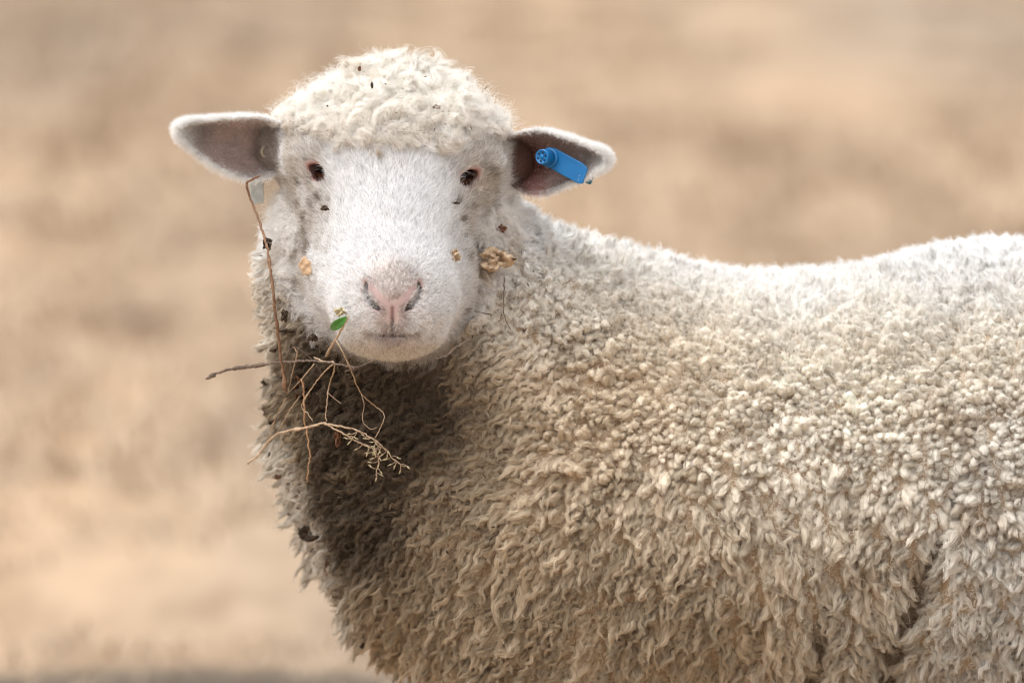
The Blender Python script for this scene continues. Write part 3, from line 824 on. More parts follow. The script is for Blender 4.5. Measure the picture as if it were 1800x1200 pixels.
Lt = rng.uniform(.012, .0235, n) * mix(.8, 1.25, noise(roots, 50, 44)) * mix(1, .75, smooth(150, 230, rz))
d, cid = clump(roots, d, Lt, .016, np.clip(.6 + rng.normal(0, .15, n), 0, .95))
d = unit(d + nr * (np.maximum(.3 - (d * nr).sum(1), 0))[:, None])
c_, f_ = cord(roots, nr, d, Lt, rng.uniform(.0028, .0046, n), cc, nf=64, tip=rng.uniform(.5, 1., n), wave=.0016, waves=1.4, curl=.0048, turns=.8, droop=.05, lump=.18, rad=.00010, fuzz=(.8, 2.0), over=.45, twist=1.8, core=.75)
tag(core_object('topknot', [c_], sheep), 'tousled white wool on the crown of the head', kind='stuff')
parts = [f_]
lr = sample(5000, np.where(is_top, 1., 0.)); ln = normals(lr)
parts.append(locks(lr + ln * .008, ln, unit(ln + rng.normal(0, .5, (len(lr), 3))), rng.uniform(.012, .024, len(lr)), .0005, np.tile([.88, .85, .78], (len(lr), 1)), nf=1, k=8, crimp=.0014, waves=1.5, curl=.004, turns=.9, rad=.00007, tip=1, dome=0))
tag(curves_object('topknot_fibres', *cat(parts), M_WOOL, sheep), kind='stuff')

is_cheek = is_head & (cz >= 245) & (facing > -.6)
roots = sample(20000, np.where(is_cheek, 1., 0.)); kp = thin(roots, .0046); roots = roots[kp]; nr = normals(roots); n = len(roots); rx, rz = side(roots)
away = roots - P(690, 480, -.11); away = away - nr * (away * nr).sum(1)[:, None]
d = unit(nr * .75 + unit(away) * .55 + np.array([0, 0, -.25]) + rng.normal(0, .28, (n, 3)) + (np.stack([noise(roots, 40, 3), noise(roots, 40, 5), noise(roots, 40, 6)], 1) - .5) * 1.2)
def cheek_colour(p, x, z):
    nz = fbm(p, 28, 18); n2 = fbm(p, 60, 25)
    c = np.tile(np.array([.84, .81, .77]), (len(p), 1))
    c = mixc(c, (.54, .45, .35), smooth(.50, .72, nz) * .75)
    c = mixc(c, (.18, .13, .09), smooth(.60, .74, n2) * smooth(440, 560, z) * .8)
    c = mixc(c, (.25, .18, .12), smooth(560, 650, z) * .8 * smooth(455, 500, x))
    return c
cc = cheek_colour(roots, rx, rz) * rng.uniform(.88, 1.08, n)[:, None]
Lc = rng.uniform(.009, .017, n)
d, cid = clump(roots, d, Lc, .012, .5)
c_, f_ = cord(roots, nr, d, Lc, rng.uniform(.0020, .0032, n), cc, nf=34, tip=rng.uniform(.3, .8, n), wave=.0012, waves=1.5, curl=.0026, turns=.8, droop=.12, lump=.18, rad=.00010, fuzz=(.8, 1.9), over=.4, twist=1.8, core=.75)
tag(core_object('cheek_wool', [c_], sheep), 'greyish dirt-flecked wool on cheeks and throat', kind='stuff')
parts = [f_]
lr = sample(6000, np.where(is_cheek, 1., 0.)); ln = normals(lr); lx, lz = side(lr)
parts.append(locks(lr + ln * .004, ln, unit(ln + rng.normal(0, .45, (len(lr), 3))), rng.uniform(.008, .018, len(lr)), .0005, cheek_colour(lr, lx, lz) * 1.1, nf=1, k=8, crimp=.001, waves=1.5, curl=.003, turns=.9, rad=.00007, tip=1, dome=0))
tag(curves_object('cheek_fibres', *cat(parts), M_WOOL, sheep), kind='stuff')

# --- short white hair of the face
is_face = ((fsd < 22) | (earclear < .043)) & ~is_body & (facing > -.5)
roots = sample(220000, np.where(is_face, 1., 0.))
bare = nose_mask(roots)
for nn in NOSTRIL: bare = np.maximum(bare, smooth(.0042, .0030, pdist(roots, nn)))
bare = np.maximum(bare, smooth(.0024, .0012, pdist(roots, NOSE_P))); bare = np.maximum(bare, smooth(.0023, .0014, pdist(roots, LIPS)))
ed = np.full(len(roots), 9.)
for ec in eye_cut: ed = np.minimum(ed, ec(roots))
bare = np.maximum(bare, smooth(.0034, .0016, ed))
sdv = face_sd(roots)
bare = np.maximum(bare, smooth(0, 22, sdv) * (np.minimum(np.linalg.norm(roots - P(890, 287, .055), axis=1), np.linalg.norm(roots - P(498, 264, .055), axis=1)) > .044))
roots = roots[rng.random(len(roots)) > bare]; nr = normals(roots); n = len(roots); rx, rz = project(roots)
nose = P(690, 560, -.125)
away = roots - nose; dn = np.linalg.norm(away, axis=1)
away = unit(away - nr * (away * nr).sum(1)[:, None])
# whorl: hair fans up and out from the nose, down below the mouth, and away from each eye
below = smooth(562, 588, rz)
fl = away + np.array([0, 0, -1.]) * below[:, None] * .6
for E in (EYE_L, EYE_R):
    v = roots - E; de = np.linalg.norm(v, axis=1); v = unit(v - nr * (v * nr).sum(1)[:, None])
    fl = fl + v * (4 * smooth(.032, .016, de))[:, None]
fl = unit(fl + (np.stack([noise(roots, 55, 71), noise(roots, 55, 72), noise(roots, 55, 73)], 1) - .5) * .9 + rng.normal(0, .17, (n, 3)))
d = unit(fl + nr * rng.uniform(.26, .66, n)[:, None])
edm = np.minimum(np.linalg.norm(roots - EYE_L, axis=1), np.linalg.norm(roots - EYE_R, axis=1))
L = mix(.0058, .0100, smooth(.02, .10, dn)) * mix(.5, 1, smooth(.014, .030, edm))
nz = fbm(roots, 40, 81); n2 = fbm(roots, 90, 85)
cc = np.tile(np.array([.82, .82, .83]), (n, 1))
cc = mixc(cc, (.62, .56, .49), smooth(90, 150, np.abs(rx - 690) - .10 * (rz - 400)) * smooth(.30, .58, nz) * .85)
cc = mixc(cc, (.66, .60, .53), smooth(285, 245, rz) * smooth(.3, .6, nz) * .6)
cc = mixc(cc, (.64, .57, .54), smooth(.030, .016, np.linalg.norm((roots - P(690, 510, -.12)) * np.array([1, .6, 1]), axis=1)) * .75)
cc = mixc(cc, (.68, .59, .48), smooth(580, 606, rz) * .65)
cc = mixc(cc, (.46, .35, .27), smooth(.0062, .002, pdist(roots, LIPS)) * .6)
cc = mixc(cc, (.52, .42, .38), smooth(.016, .006, pdist(roots, NOSE_P)) * .7)
cc = mixc(cc, (.30, .25, .20), smooth(.62, .72, n2) * smooth(90, 130, np.abs(rx - 690)) * smooth(250, 330, rz) * .8)
for sx, sy, sr in ((574, 368, 9), (800, 358, 7), (806, 388, 6), (566, 352, 6)):
    cc = mixc(cc, (.26, .21, .17), smooth(sr, sr * .3, np.hypot((rx - sx) * 1.0, rz - sy) + 14 * (n2 - .5)) * .85)
er = roots - P(912, 288, .055); cc = mixc(cc, (.24, .11, .08), smooth(.026, .013, np.linalg.norm(er, axis=1)) * .9)
el = roots - P(482, 266, .055); cc = mixc(cc, (.42, .35, .30), smooth(.026, .013, np.linalg.norm(el, axis=1)) * .8)
parts = [hairs(roots, nr, d, L, cc, rad=.00017, wob=.0014, bend=.10, cvar=.2)]
tag(curves_object('face_hair', *cat(parts), M_HAIR, sheep), 'short white hair of the face', kind='stuff')

# --- lashes
parts = []
for E, s in ((EYE_L, -1), (EYE_R, 1)):
    o, r, u = eye_frame(s)
    a = np.linspace(-.2, 1.35, 9) + rng.normal(0, .03, 9)
    ang = np.pi / 2 - s * a * .85 + s * .25
    ring = E + .0152 * o + (np.cos(ang)[:, None] * r + np.sin(ang)[:, None] * u) * .0072 + rng.normal(0, .0005, (9, 3))
    dd = unit(o * .7 + r * (s * .9) + u * -.1 + rng.normal(0, .14, (9, 3)))
    parts.append(hairs(ring, np.tile(u, (9, 1)), dd, .010, np.tile([.62, .58, .54], (9, 1)), k=6, bend=.35, rad=.00011))
tag(curves_object('eyelashes', *cat(parts), M_LASH, sheep), kind='stuff')

# --- hair of the ears
for k, (inner, outer, en, U, W) in enumerate((earL, earR)):
    parts = []
    nu, nv = U.shape
    def bil(g, a, b):
        x = a * (nu - 1); y = b * (nv - 1); i = np.minimum(x.astype(int), nu - 2); j = np.minimum(y.astype(int), nv - 2); fx = (x - i)[:, None]; fy = (y - j)[:, None]
        return g[i, j] * (1 - fx) * (1 - fy) + g[i + 1, j] * fx * (1 - fy) + g[i, j + 1] * (1 - fx) * fy + g[i + 1, j + 1] * fx * fy
    axis_ = unit(inner[-1, nv // 2] - inner[0, nv // 2])
    for sheet, sgn, cnt in ((inner, 1, 17000), (outer, -1, 15000)):
        a = rng.random(cnt) ** .8; b = rng.random(cnt); b = .5 + (b - .5) * 1.0
        if sgn == 1:
            edge = np.maximum(np.abs(b * 2 - 1), a); kp = rng.random(cnt) < mix(.55, 1, smooth(.5, .9, edge)); a, b = a[kp], b[kp]
        rt = bil(sheet, a, b); nn = unit(bil(en, a, b)) * sgn
        dv = unit(bil(np.gradient(inner, axis=1), a, b)); w_ = b * 2 - 1
        edge = np.maximum(np.abs(w_), a)
        d = unit(axis_ * .8 + dv * (w_ * .9)[:, None] + nn * mix(.32, .45, rng.random(len(a)))[:, None] + rng.normal(0, .16, (len(a), 3)))
        c = np.tile([.82, .81, .79], (len(a), 1))
        if sgn == 1:
            c = mixc(c, (.60, .52, .485), smooth(.96, .72, edge) * smooth(.62, .30, w_) * .88)
            c = c * (0.8 + .4 * fbm(rt, 80, 91))[:, None]
            if k == 1:
                s = P(905, 287, .06); c = mixc(c, (.20, .05, .03), smooth(.048, .014, np.linalg.norm((rt - s) * np.array([.8, .3, 1.2]), axis=1)) * .95)
                s = P(938, 322, .05); c = mixc(c, (.50, .20, .18), smooth(.016, .004, np.linalg.norm((rt - s) * np.array([1, .3, 1.2]), axis=1)) * .7)
        parts.append(hairs(rt, nn, d, mix(.0065, .0120, smooth(.6, .95, edge)), c, rad=.00014, bend=.10, wob=.0012))
    tag(curves_object('ear_hair', *cat(parts), M_HAIR, sheep), kind='stuff')
# ------------------------------------------------------------------ things caught in the wool, and the ear tags
M_TWIG = varied('twig bark', (.16, .085, .05), (.30, .17, .10), 300, .8, .6)
M_DARKTWIG = varied('dark twig bark', (.07, .05, .04), (.20, .14, .10), 300, .85, .6)
M_STRAW = varied('dry straw', (.38, .26, .16), (.56, .42, .29), 250, .6, .3)
M_BROWNSTRAW = varied('brown straw', (.34, .18, .09), (.52, .32, .18), 250, .65, .3)
M_DIRT = varied('dirt crumb', (.035, .024, .016), (.12, .08, .05), 500, .95, .8)
M_RUST = varied('brown leaf crumb', (.12, .05, .025), (.26, .13, .07), 400, .9, .8)
M_TAN = varied('tan dead leaf', (.42, .29, .18), (.60, .45, .30), 220, .85, .6)
M_PEACH = varied('peach dead leaf', (.60, .40, .24), (.70, .50, .33), 160, .85, .4)
M_GREEN = varied('green leaf', (.03, .16, .02), (.07, .28, .04), 260, .35, .3)
M_BUD = varied('pale husk', (.42, .34, .18), (.70, .62, .42), 300, .7, .6)
M_BLUE = varied('blue plastic', (.002, .125, .35), (.004, .15, .40), 90, .42, .05)
M_TEAL = principled('teal plastic', (.004, .16, .24), .4)
M_HOLE = principled('hole shade', (.002, .02, .05), .8)
M_GREY = varied('grey-white plastic', (.40, .41, .39), (.54, .55, .52), 120, .5, .1)
M_CREAM = varied('cream plastic', (.30, .26, .18), (.42, .37, .27), 200, .5, .2)

def catmull(p, per=7):
    p = np.asarray(p, float); q = np.concatenate([[2 * p[0] - p[1]], p, [2 * p[-1] - p[-2]]]); out = []
    for i in range(len(p) - 1):
        a, b, c, d = q[i:i + 4]
        for t in np.linspace(0, 1, per, endpoint=False):
            out.append(.5 * (2 * b + (c - a) * t + (2 * a - 5 * b + 4 * c - d) * t * t + (3 * b - a - 3 * c + d) * t ** 3))
    out.append(p[-1]); return np.array(out)
def tube(name, path, r0, r1, sides=8, rough=.22, per=7):
    c = catmull(path, per); c = c + rng.normal(0, .00035, c.shape) * min(1, r0 / .001); n = len(c); tg = unit(np.gradient(c, axis=0))
    e1, e2 = [], []; prev = np.array([0, 1., 0.2])
    for t in tg:
        prev = unit(prev - t * (prev @ t)); e1.append(prev); e2.append(np.cross(t, prev))
    e1 = np.array(e1); e2 = np.array(e2)
    r = np.linspace(r0, r1, n) * (1 + rough * (noise(c, 400, 5) - .5) * 2) * (1 + .7 * (noise(c, 90, 9) > .80))
    a = np.linspace(0, 2 * np.pi, sides, endpoint=False)
    rr = r[:, None] * (1 + rough * rng.normal(0, .35, (n, sides)))
    v = c[:, None] + (rr * np.cos(a))[..., None] * e1[:, None] + (rr * np.sin(a))[..., None] * e2[:, None]
    g = np.arange(n * sides).reshape(n, sides); g2 = np.roll(g, -1, 1)
    f = np.stack([g[:-1], g2[:-1], g2[1:], g[1:]], -1).reshape(-1, 4).tolist()
    f += [list(range(sides))[::-1], list(range((n - 1) * sides, n * sides))]
    return mesh(name, v.reshape(-1, 3), f)
def over_wool(pts, lift=.022, free=.06):
    """points that lie on the fleece where it is, else hang in the air beside it"""
    a = np.array(pts, float); h = hit(a[:, 0], a[:, 1], lift=lift); ok = (np.abs(base_sdf(h) - lift) < .004)
    y = np.where(ok, h[:, 1], np.nan)
    if len(a) > 2 and ok.any():
        i = np.arange(len(a)); y = np.where(ok, y, np.interp(i, i[ok], y[ok]))
    y = np.where(np.isnan(y), free, y)
    if len(a) > 3:
        k = y.copy(); k[1:-1] = np.minimum(y[1:-1], (y[:-2] + y[2:]) / 2 + .004); y = k
    return np.array([P(x, z, yy) for (x, z), yy in zip(pts, y)])
def zoomed(pts): return [(340 + x / 3.3333, 520 + y / 3.3333) for x, y in pts]
def stick(name, label, cat_, pts, r0, r1, mat, lift=.022, group=None, free=.06, **kw):
    w_ = over_wool(pts, lift, free); root = w_[0]
    me = tube(name, w_, r0 * .66, r1 * .66, **kw); o = link(name, me, mat)
    me.transform(__import__('mathutils').Matrix.Translation(-Vector(root))); o.location = Vector(root)
    return tag(o, label, cat_, group)
# twigs
stick('twig', 'long reddish-brown twig hanging upright from the ear past the cheek', 'twig',
      [(456, 309), (444, 315), (434, 323), (437, 340), (447, 366), (459, 398), (468, 428), (475, 470), (480, 510), (485, 560), (491, 610), (498, 655), (503, 690)], .0014, .0020, M_TWIG, lift=.028, free=.03, rough=.2)
tw = stick('twig', 'dark bent twig sticking out sideways to the left under the chin', 'twig',
      [(362, 666), (378, 657), (400, 650), (430, 645), (462, 641), (492, 637), (525, 635), (560, 635), (600, 641), (630, 646)], .0019, .0010, M_DARKTWIG, lift=.026, rough=.22)
stick('twig', 'short black twig lying under the chin in the dark wool', 'twig', [(606, 653), (630, 645), (660, 631)], .0007, .0009, M_DARKTWIG, lift=.024)
stick('twig', 'thin dark upright stalk below the tan dead leaf on the cheek', 'twig', [(886, 486), (886, 515), (885, 545), (890, 565), (898, 580)], .0009, .0004, M_DARKTWIG)
stick('twig', 'tiny black sliver poking out of the jaw wool beside the muzzle', 'twig', [(834, 546), (848, 550), (864, 553)], .0007, .0007, M_DARKTWIG, lift=.016)
stick('twig', 'crooked dark twig under the jaw at the edge of the chest wool', 'twig', [(768, 630), (785, 625), (800, 612), (815, 603), (830, 598)], .0010, .0016, M_DARKTWIG)
stick('twig', 'reddish sliver lying on the flank wool', 'twig', [(1168, 908), (1180, 916), (1196, 927)], .0004, .0004, M_TWIG)
# straw
Z = zoomed
stick('straw', 'thick pale straw held at the corner of the mouth', 'straw', Z([(912, 112), (885, 165), (858, 215), (830, 262), (800, 310), (778, 355)]), .0012, .0018, M_STRAW, lift=.012)
stick('straw', 'long pale straw curving from the mouth down to a hooked end', 'straw', Z([(835, 258), (880, 340), (930, 450), (980, 570), (1060, 640), (1115, 690), (1108, 745), (1066, 830)]), .0009, .0006, M_STRAW)
stick('straw', 'thin forked straw that loops back up beside the hooked one', 'straw', Z([(985, 575), (1000, 640), (990, 725), (1035, 778), (1080, 768)]), .0006, .0004, M_STRAW)
stick('straw', 'straw folded sharply at its top and hanging down the throat', 'straw', Z([(708, 362), (770, 385), (822, 390), (824, 440), (800, 510), (782, 620), (775, 700), (780, 735)]), .0011, .0007, M_STRAW)
stick('straw', 'straw slanting down left from the fold to a kinked end', 'straw', Z([(822, 396), (770, 442), (715, 510), (660, 590), (636, 650), (670, 690), (700, 732)]), .0010, .0006, M_STRAW)
stick('straw', 'long thin straw slanting down to the left edge of the chest', 'straw', Z([(708, 400), (640, 480), (560, 570), (520, 640), (480, 720), (440, 840)]), .0008, .0006, M_STRAW)
stick('straw', 'pale straw bent at its top beside the upright twig', 'straw', Z([(590, 298), (606, 340), (592, 400), (575, 470), (552, 580)]), .0009, .0007, M_STRAW)
stick('straw', 'dark thread-like stalk arched over the sideways twig', 'straw', Z([(547, 385), (560, 325), (600, 299), (680, 360), (725, 410), (755, 455)]), .0005, .0004, M_DARKTWIG)
stick('straw', 'brown flat straw hanging straight down the dark chest', 'straw', Z([(636, 488), (645, 560), (650, 640), (655, 760), (680, 910), (675, 1000), (665, 1090)]), .0016, .0009, M_BROWNSTRAW)
stick('straw', 'short straw slanting right across the dark throat wool', 'straw', Z([(790, 568), (825, 600), (866, 630)]), .0005, .0004, M_STRAW)
stick('straw', 'thin straw crossing low behind the brown straw', 'straw', Z([(620, 590), (570, 660), (520, 750), (490, 800)]), .0006, .0005, M_STRAW)
# the flower stalk with its seed branches
sp = Z([(312, 983), (375, 935), (440, 850), (510, 800), (640, 775), (760, 745), (850, 760), (960, 790), (1060, 840), (1130, 905), (1200, 980), (1243, 998)])
sw = over_wool(sp); stalk = empty('seed_stalk', sw[0])
tag(stalk, 'pale branching grass stalk with tiny seed heads across the dark chest', 'grass stalk')
link('stem', tube('stem', sw[:6], .0009, .0011), M_STRAW, stalk)
link('stem', tube('stem', sw[5:], .0010, .0005), M_STRAW, stalk)
fork = Z([(770, 750), (850, 790), (920, 830), (1000, 872), (1060, 900), (1085, 960), (1070, 1050)])
link('stem', tube('stem', over_wool(fork), .0008, .0005), M_STRAW, stalk)
for (bx, by) in [(905, 825), (930, 830), (990, 868), (1020, 880), (1060, 905), (1080, 930), (1085, 965), (1075, 1010), (1070, 1040), (960, 792), (1040, 832), (1070, 850), (1090, 870), (1110, 890), (1130, 905), (1160, 940), (1185, 965), (1210, 985), (1075, 890), (1055, 880)]:
    for _ in range(2):
        a = rng.uniform(-.3, 3.4); ln = rng.uniform(22, 50)
        pts = Z([(bx, by), (bx + ln * .5 * math.cos(a), by + ln * .45 * math.sin(a)), (bx + ln * math.cos(a + .3), by + ln * math.sin(a + .3))])
        pw = over_wool(pts, lift=.022 + rng.uniform(0, .006)); pw[0] = over_wool(Z([(bx, by)]))[0]
        b = link('seed_branch', tube('seed_branch', pw, .00035, .0003, sides=5, per=3), M_STRAW, stalk)
        t = unit(pw[2] - pw[1])
        link('seed', tube('seed', np.array([pw[2] - t * .0005, pw[2] + t * .0012, pw[2] + t * .0028]), .0007, .0003, sides=5, per=2), M_BUD, b)

# crumpled flakes: dead leaves, crumbs of dirt
def flake(name, label, cat_, px, py, w_, h_, mat, lift=.02, seed=0, lobes=4, crumple=.35, free=.05, turn=0., group=None):
    c = over_wool([(px, py)], lift, free)[0]
    n_a, n_r = 30, 6
    rg = np.random.default_rng(seed + 100)
    a = np.linspace(0, 2 * np.pi, n_a, endpoint=False)
    edge = .9 + .12 * np.sin(lobes * a + rg.uniform(0, 6)) + .09 * np.sin((2 * lobes + 1) * a + rg.uniform(0, 6)) + rg.normal(0, .08, n_a)
    v = [(0., 0., 0.)]
    for k in range(1, n_r + 1):
        for j in range(n_a):
            r = k / n_r * edge[j]; v.append((r * math.cos(a[j]), r * math.sin(a[j]), 0))
    v = np.array(v)
    q = v * 1.9 + seed * 3.7
    z = (fbm(q, 1.3, seed) - .5) * 2.2 * crumple * 2 + .35 * crumple * (v[:, 0] ** 2)
    ct, st = math.cos(turn), math.sin(turn)
    X_ = (v[:, 0] * ct - v[:, 1] * st) * w_ * PX / 2; Z_ = (v[:, 0] * st + v[:, 1] * ct) * h_ * PX / 2
    Y_ = -z * (w_ + h_) / 2 * PX / 2
    f = [(0, 1 + j, 1 + (j + 1) % n_a) for j in range(n_a)]
    for k in range(n_r - 1):
        for j in range(n_a):
            o_ = 1 + k * n_a; f.append((o_ + j, o_ + n_a + j, o_ + n_a + (j + 1) % n_a, o_ + (j + 1) % n_a))
    me = mesh(name, np.stack([X_, Y_, Z_], 1), f)
    o = link(name, me, mat); o.location = Vector(c)
    s = o.modifiers.new('thick', 'SOLIDIFY'); s.thickness = .0005; s.offset = 0
    return tag(o, label, cat_, group)
flake('dead_leaf', 'crumpled tan dead leaf caught in the cheek wool', 'leaf', 872, 455, 66, 44, M_TAN, lift=.014, seed=3, lobes=3, crumple=.8)
flake('dead_leaf', 'small pale tan leaf scrap matted into the cheek beside the crumpled leaf', 'leaf', 797, 450, 28, 22, M_TAN, lift=.003, seed=5, lobes=3, crumple=.5)
flake('dead_leaf', 'smooth peach-coloured leaf scrap on the cheek beside the long upright twig', 'leaf', 537, 468, 24, 34, M_PEACH, lift=.008, seed=9, lobes=2, crumple=.15)
flake('dead_leaf', 'brown leaf scrap in the cheek wool below the blue-tagged ear', 'leaf', 882, 402, 20, 14, M_RUST, lift=.010, seed=12, crumple=.5)
flake('dead_leaf', 'brown curled scrap stuck in the topknot', 'leaf', 768, 188, 16, 8, M_RUST, lift=.015, seed=14, crumple=.7, turn=-.4)
crumbs = [(466, 724, 26, 40, 'ragged dark leaf crumb on the edge of the throat wool'), (472, 705, 14, 34, 'narrow dark crumb above the ragged one at the throat edge'),
          (457, 671, 16, 12, 'small dark crumb in the air beside the sideways twig'), (536, 936, 22, 26, 'black two-lobed clump sticking out of the chest edge'),
          (551, 946, 24, 12, 'dark curled crumb behind the black clump'), (588, 1042, 14, 16, 'brown crumb low on the chest edge'),
          (575, 998, 8, 26, 'dark sliver crumb above the low brown crumb'), (640, 1135, 14, 12, 'dark crumb at the lowest point of the chest edge'),
          (632, 1094, 12, 10, 'reddish crumb just above the lowest chest crumb'), (466, 800, 10, 10, 'tiny star-like crumb at the left edge of the neck'),
          (489, 838, 12, 8, 'flat brown crumb on the pale neck edge'), (524, 680, 14, 40, 'upright dark brown crumb in the throat wool'),
          (543, 698, 34, 24, 'wide black crumb between the straws'), (471, 612, 14, 14, 'dark crumb beside the upright twig'),
          (505, 582, 28, 8, 'flat dark crumb right of the upright twig'), (550, 594, 18, 12, 'dark bent crumb in the wool left of the mouth'),
          (500, 555, 12, 22, 'grey-black crumb in the cheek wool left of the muzzle'), (594, 768, 12, 34, 'ochre dry pod hanging in the dark chest wool'),
          (571, 366, 13, 9, 'dark crumb of dirt below the eye on the same side as the upright twig'), (801, 357, 14, 4, 'thin dark fleck below the eye on the same side as the blue tag'),
          (654, 150, 4, 11, 'black fleck standing in the topknot'), (632, 121, 6, 8, 'brown fleck high in the topknot'),
          (470, 428, 16, 20, 'dark burr on the upright twig beside the cheek')]
for i, (x, y, a, b, lab) in enumerate(crumbs):
    head_ = y < 420 and 500 < x < 860
    if x < 480 and 600 < y < 860: x += 10
    flake('dirt_crumb', lab, 'dirt', x, y, a * 1.15, b * 1.15, (M_RUST if 'brown' in lab or 'reddish' in lab or 'ochre' in lab else M_DIRT), lift=.005 if head_ and y > 300 else .019 if head_ else .016, seed=20 + i, lobes=3 + i % 3, crumple=.6, free=.10, turn=rng.uniform(-.4, .4))
# green leaf at the mouth
def leaf(name, label, base, tip, width, mat, lift):
    w_ = over_wool([base, tip], lift); b, t = w_[0], w_[1]; ax = t - b; Ln = np.linalg.norm(ax); ax /= Ln
    sd = unit(np.cross(ax, [0, 1., 0])); nn = np.cross(sd, ax); nn = nn if nn[1] < 0 else -nn
    u = np.linspace(0, 1, 14); vv = np.linspace(-1, 1, 7); v = []
    for a in u:
        for c in vv:
            wd = width * math.sin(math.pi * min(1, a * .92 + .04)) ** .8
            v.append(b + ax * Ln * a + sd * c * wd + nn * (abs(c) * wd * .45 + .002 * math.sin(3 * a)))
    g = np.arange(14 * 7).reshape(14, 7)
    me = mesh(name, np.array(v) - b, np.stack([g[:-1, :-1], g[1:, :-1], g[1:, 1:], g[:-1, 1:]], -1).reshape(-1, 4))
    o = link(name, me, mat); o.location = Vector(b); s = o.modifiers.new('thick', 'SOLIDIFY'); s.thickness = .0004
    return tag(o, label, 'leaf')
lf = leaf('leaf', 'small bright green leaf at the corner of the mouth', (609, 557), (582, 578), .0040, M_GREEN, .014)
flake('husk', 'pale yellowish curled husk just above the green leaf', 'husk', 598, 548, 22, 15, M_BUD, lift=.013, seed=61, crumple=.9)

# ear tags
def plate(name, corners, ys, thick, mat, parent, bevel=.0008):
    f = np.array([P(x, y, d_) for (x, y), d_ in zip(corners, ys)])
    nn = unit(np.cross(f[1] - f[0], f[3] - f[0])); nn = nn if nn[1] > 0 else -nn
    v = np.concatenate([f, f + nn * thick])
    k = len(f)
    fc = [list(range(k)), list(range(k, 2 * k))[::-1]] + [[i, i + k, (i + 1) % k + k, (i + 1) % k] for i in range(k)]
    me = mesh(name, v, fc); o = link(name, me, mat, parent, smooth_=False)
    import bmesh as bm_
    b = bm_.new(); b.from_mesh(me); bm_.ops.recalc_face_normals(b, faces=b.faces); b.to_mesh(me); b.free()
    m_ = o.modifiers.new('bevel', 'BEVEL'); m_.width = bevel; m_.segments = 3
    return o
def lathe(name, base, axis_, prof, mat, parent, n=40):
    axis_ = unit(np.asarray(axis_, float)); e1 = unit(np.cross(axis_, [0, 0, 1.])); e2 = np.cross(axis_, e1)
    a = np.linspace(0, 2 * np.pi, n, endpoint=False)
    v = np.concatenate([base + axis_ * h_ + r_ * (np.cos(a)[:, None] * e1 + np.sin(a)[:, None] * e2) for h_, r_ in prof])
    g = np.arange(len(prof) * n).reshape(len(prof), n); g2 = np.roll(g, -1, 1)
    f = np.stack([g[:-1], g2[:-1], g2[1:], g[1:]], -1).reshape(-1, 4).tolist() + [list(range(n))[::-1], list(range((len(prof) - 1) * n, len(prof) * n))]
    o = link(name, mesh(name, v, f), mat, parent)
    return o, e1, e2
YT = (.026, .004)
bt = empty('ear_tag', P(966, 277, .030))
tag(bt, 'bright blue plastic ear tag with a holed round button', 'ear tag')
st = plate('strap', [(972, 259), (1024, 287), (1033, 296), (1024, 323), (1016, 323), (955, 290)], [.022, .008, .005, .006, .008, .026], .0018, M_BLUE, bt)
plate('rear_strap', [(985, 282), (1038, 302), (1044, 310), (1037, 324), (1028, 321), (978, 300)], [.058, .036, .030, .030, .034, .060], .0018, M_TEAL, bt)
ax = np.array([-.52, -.84, .10]); base = P(967, 277, .024)
lathe('collar', base, ax, [(-.001, .0085), (.0012, .0090), (.0022, .0086), (.0028, .0074)], M_BLUE, bt)
btn, e1, e2 = lathe('button', base, ax, [(.0, .0070), (.0128, .0068), (.0140, .0066), (.0146, .0060), (.0146, .0058), (.0141, .0054), (.0141, .0001)], M_BLUE, bt)
axu = unit(ax)
for k in range(6):
    t = k * math.pi / 3 + .3; c = base + axu * .0138 + (math.cos(t) * e1 + math.sin(t) * e2) * .0038
    lathe('hole', c, axu, [(-.001, .00105), (.0006, .00105)], M_HOLE, btn, n=14)
lathe('boss', base + axu * .0139, axu, [(0, .0021), (.0007, .0019), (.0009, .001)], M_BLUE, btn, n=20)
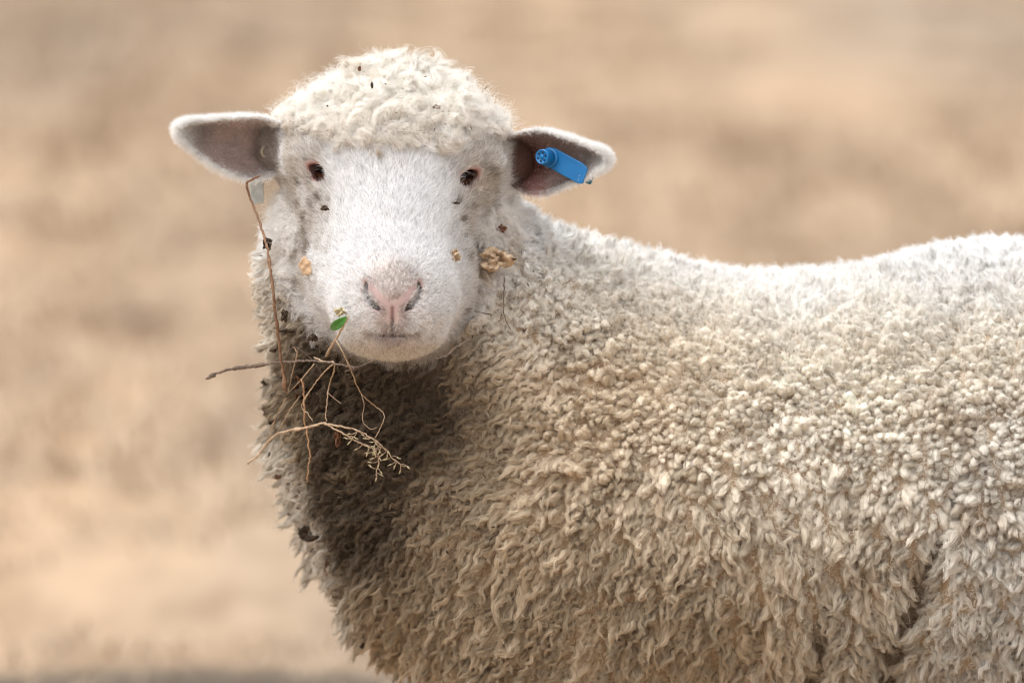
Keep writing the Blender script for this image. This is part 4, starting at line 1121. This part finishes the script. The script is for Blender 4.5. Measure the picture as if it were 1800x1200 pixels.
wt = empty('ear_tag', P(450, 320, .07))
tag(wt, 'grey-white plastic ear tag hanging below the ear without the blue tag', 'ear tag')
plate('strap', [(436, 296), (463, 294), (464, 352), (462, 357), (446, 358), (441, 352)], [.078, .080, .066, .065, .065, .066], .0015, M_GREY, wt)
lathe('button', P(467, 266, .058), [.35, -.9, 0], [(0, .0062), (.004, .0062), (.0052, .0056), (.0052, .0040), (.003, .0036), (.003, .0001)], M_CREAM, wt)

# chaff: specks too many to count
def chaff():
    px = rng.uniform(470, 960, 900); py = rng.uniform(420, 1000, 900)
    kp = (poly_sd(px, py, FACE) > 6) & (rng.random(900) < np.exp(-((px - 620) / 190) ** 2)); px, py = px[kp], py[kp]
    ex = rng.uniform(540, 860, 16); ey = rng.uniform(110, 240, 16); px = np.concatenate([px, ex]); py = np.concatenate([py, ey])
    ey = rng.uniform(560, 1120, 90); ex = 458 + np.maximum(ey - 700, 0) * .40 + rng.uniform(4, 60, 90); px = np.concatenate([px, ex]); py = np.concatenate([py, ey])
    lift = rng.uniform(.012, .020, len(px)); c = hit(px, py, lift=0); ok = np.abs(base_sdf(c)) < .003
    c = c[ok]; nn = unit(grad(c, base_sdf)); c = c + nn * lift[ok][:, None]; n = len(c)
    a = unit(rng.normal(0, 1, (n, 3))); b = unit(np.cross(a, rng.normal(0, 1, (n, 3)))); l = rng.uniform(.0006, .0032, n)[:, None]; w_ = rng.uniform(.0004, .0011, n)[:, None]; t = np.cross(a, b) * w_ * .5
    v = np.stack([c - a * l, c + b * w_ + t, c + a * l, c - b * w_ + t, c - t], 1).reshape(-1, 3); i = np.arange(n)[:, None] * 5
    f = np.concatenate([i + np.array([[0, 1, 3]]), i + np.array([[1, 2, 3]]), i + np.array([[1, 0, 4]]), i + np.array([[2, 1, 4]]), i + np.array([[3, 2, 4]]), i + np.array([[0, 3, 4]])])
    return fastmesh('chaff', v, f)
tag(link('chaff', chaff(), M_DIRT, smooth_=False), 'dark specks of dirt and chaff scattered in the neck wool', 'chaff', kind='stuff')
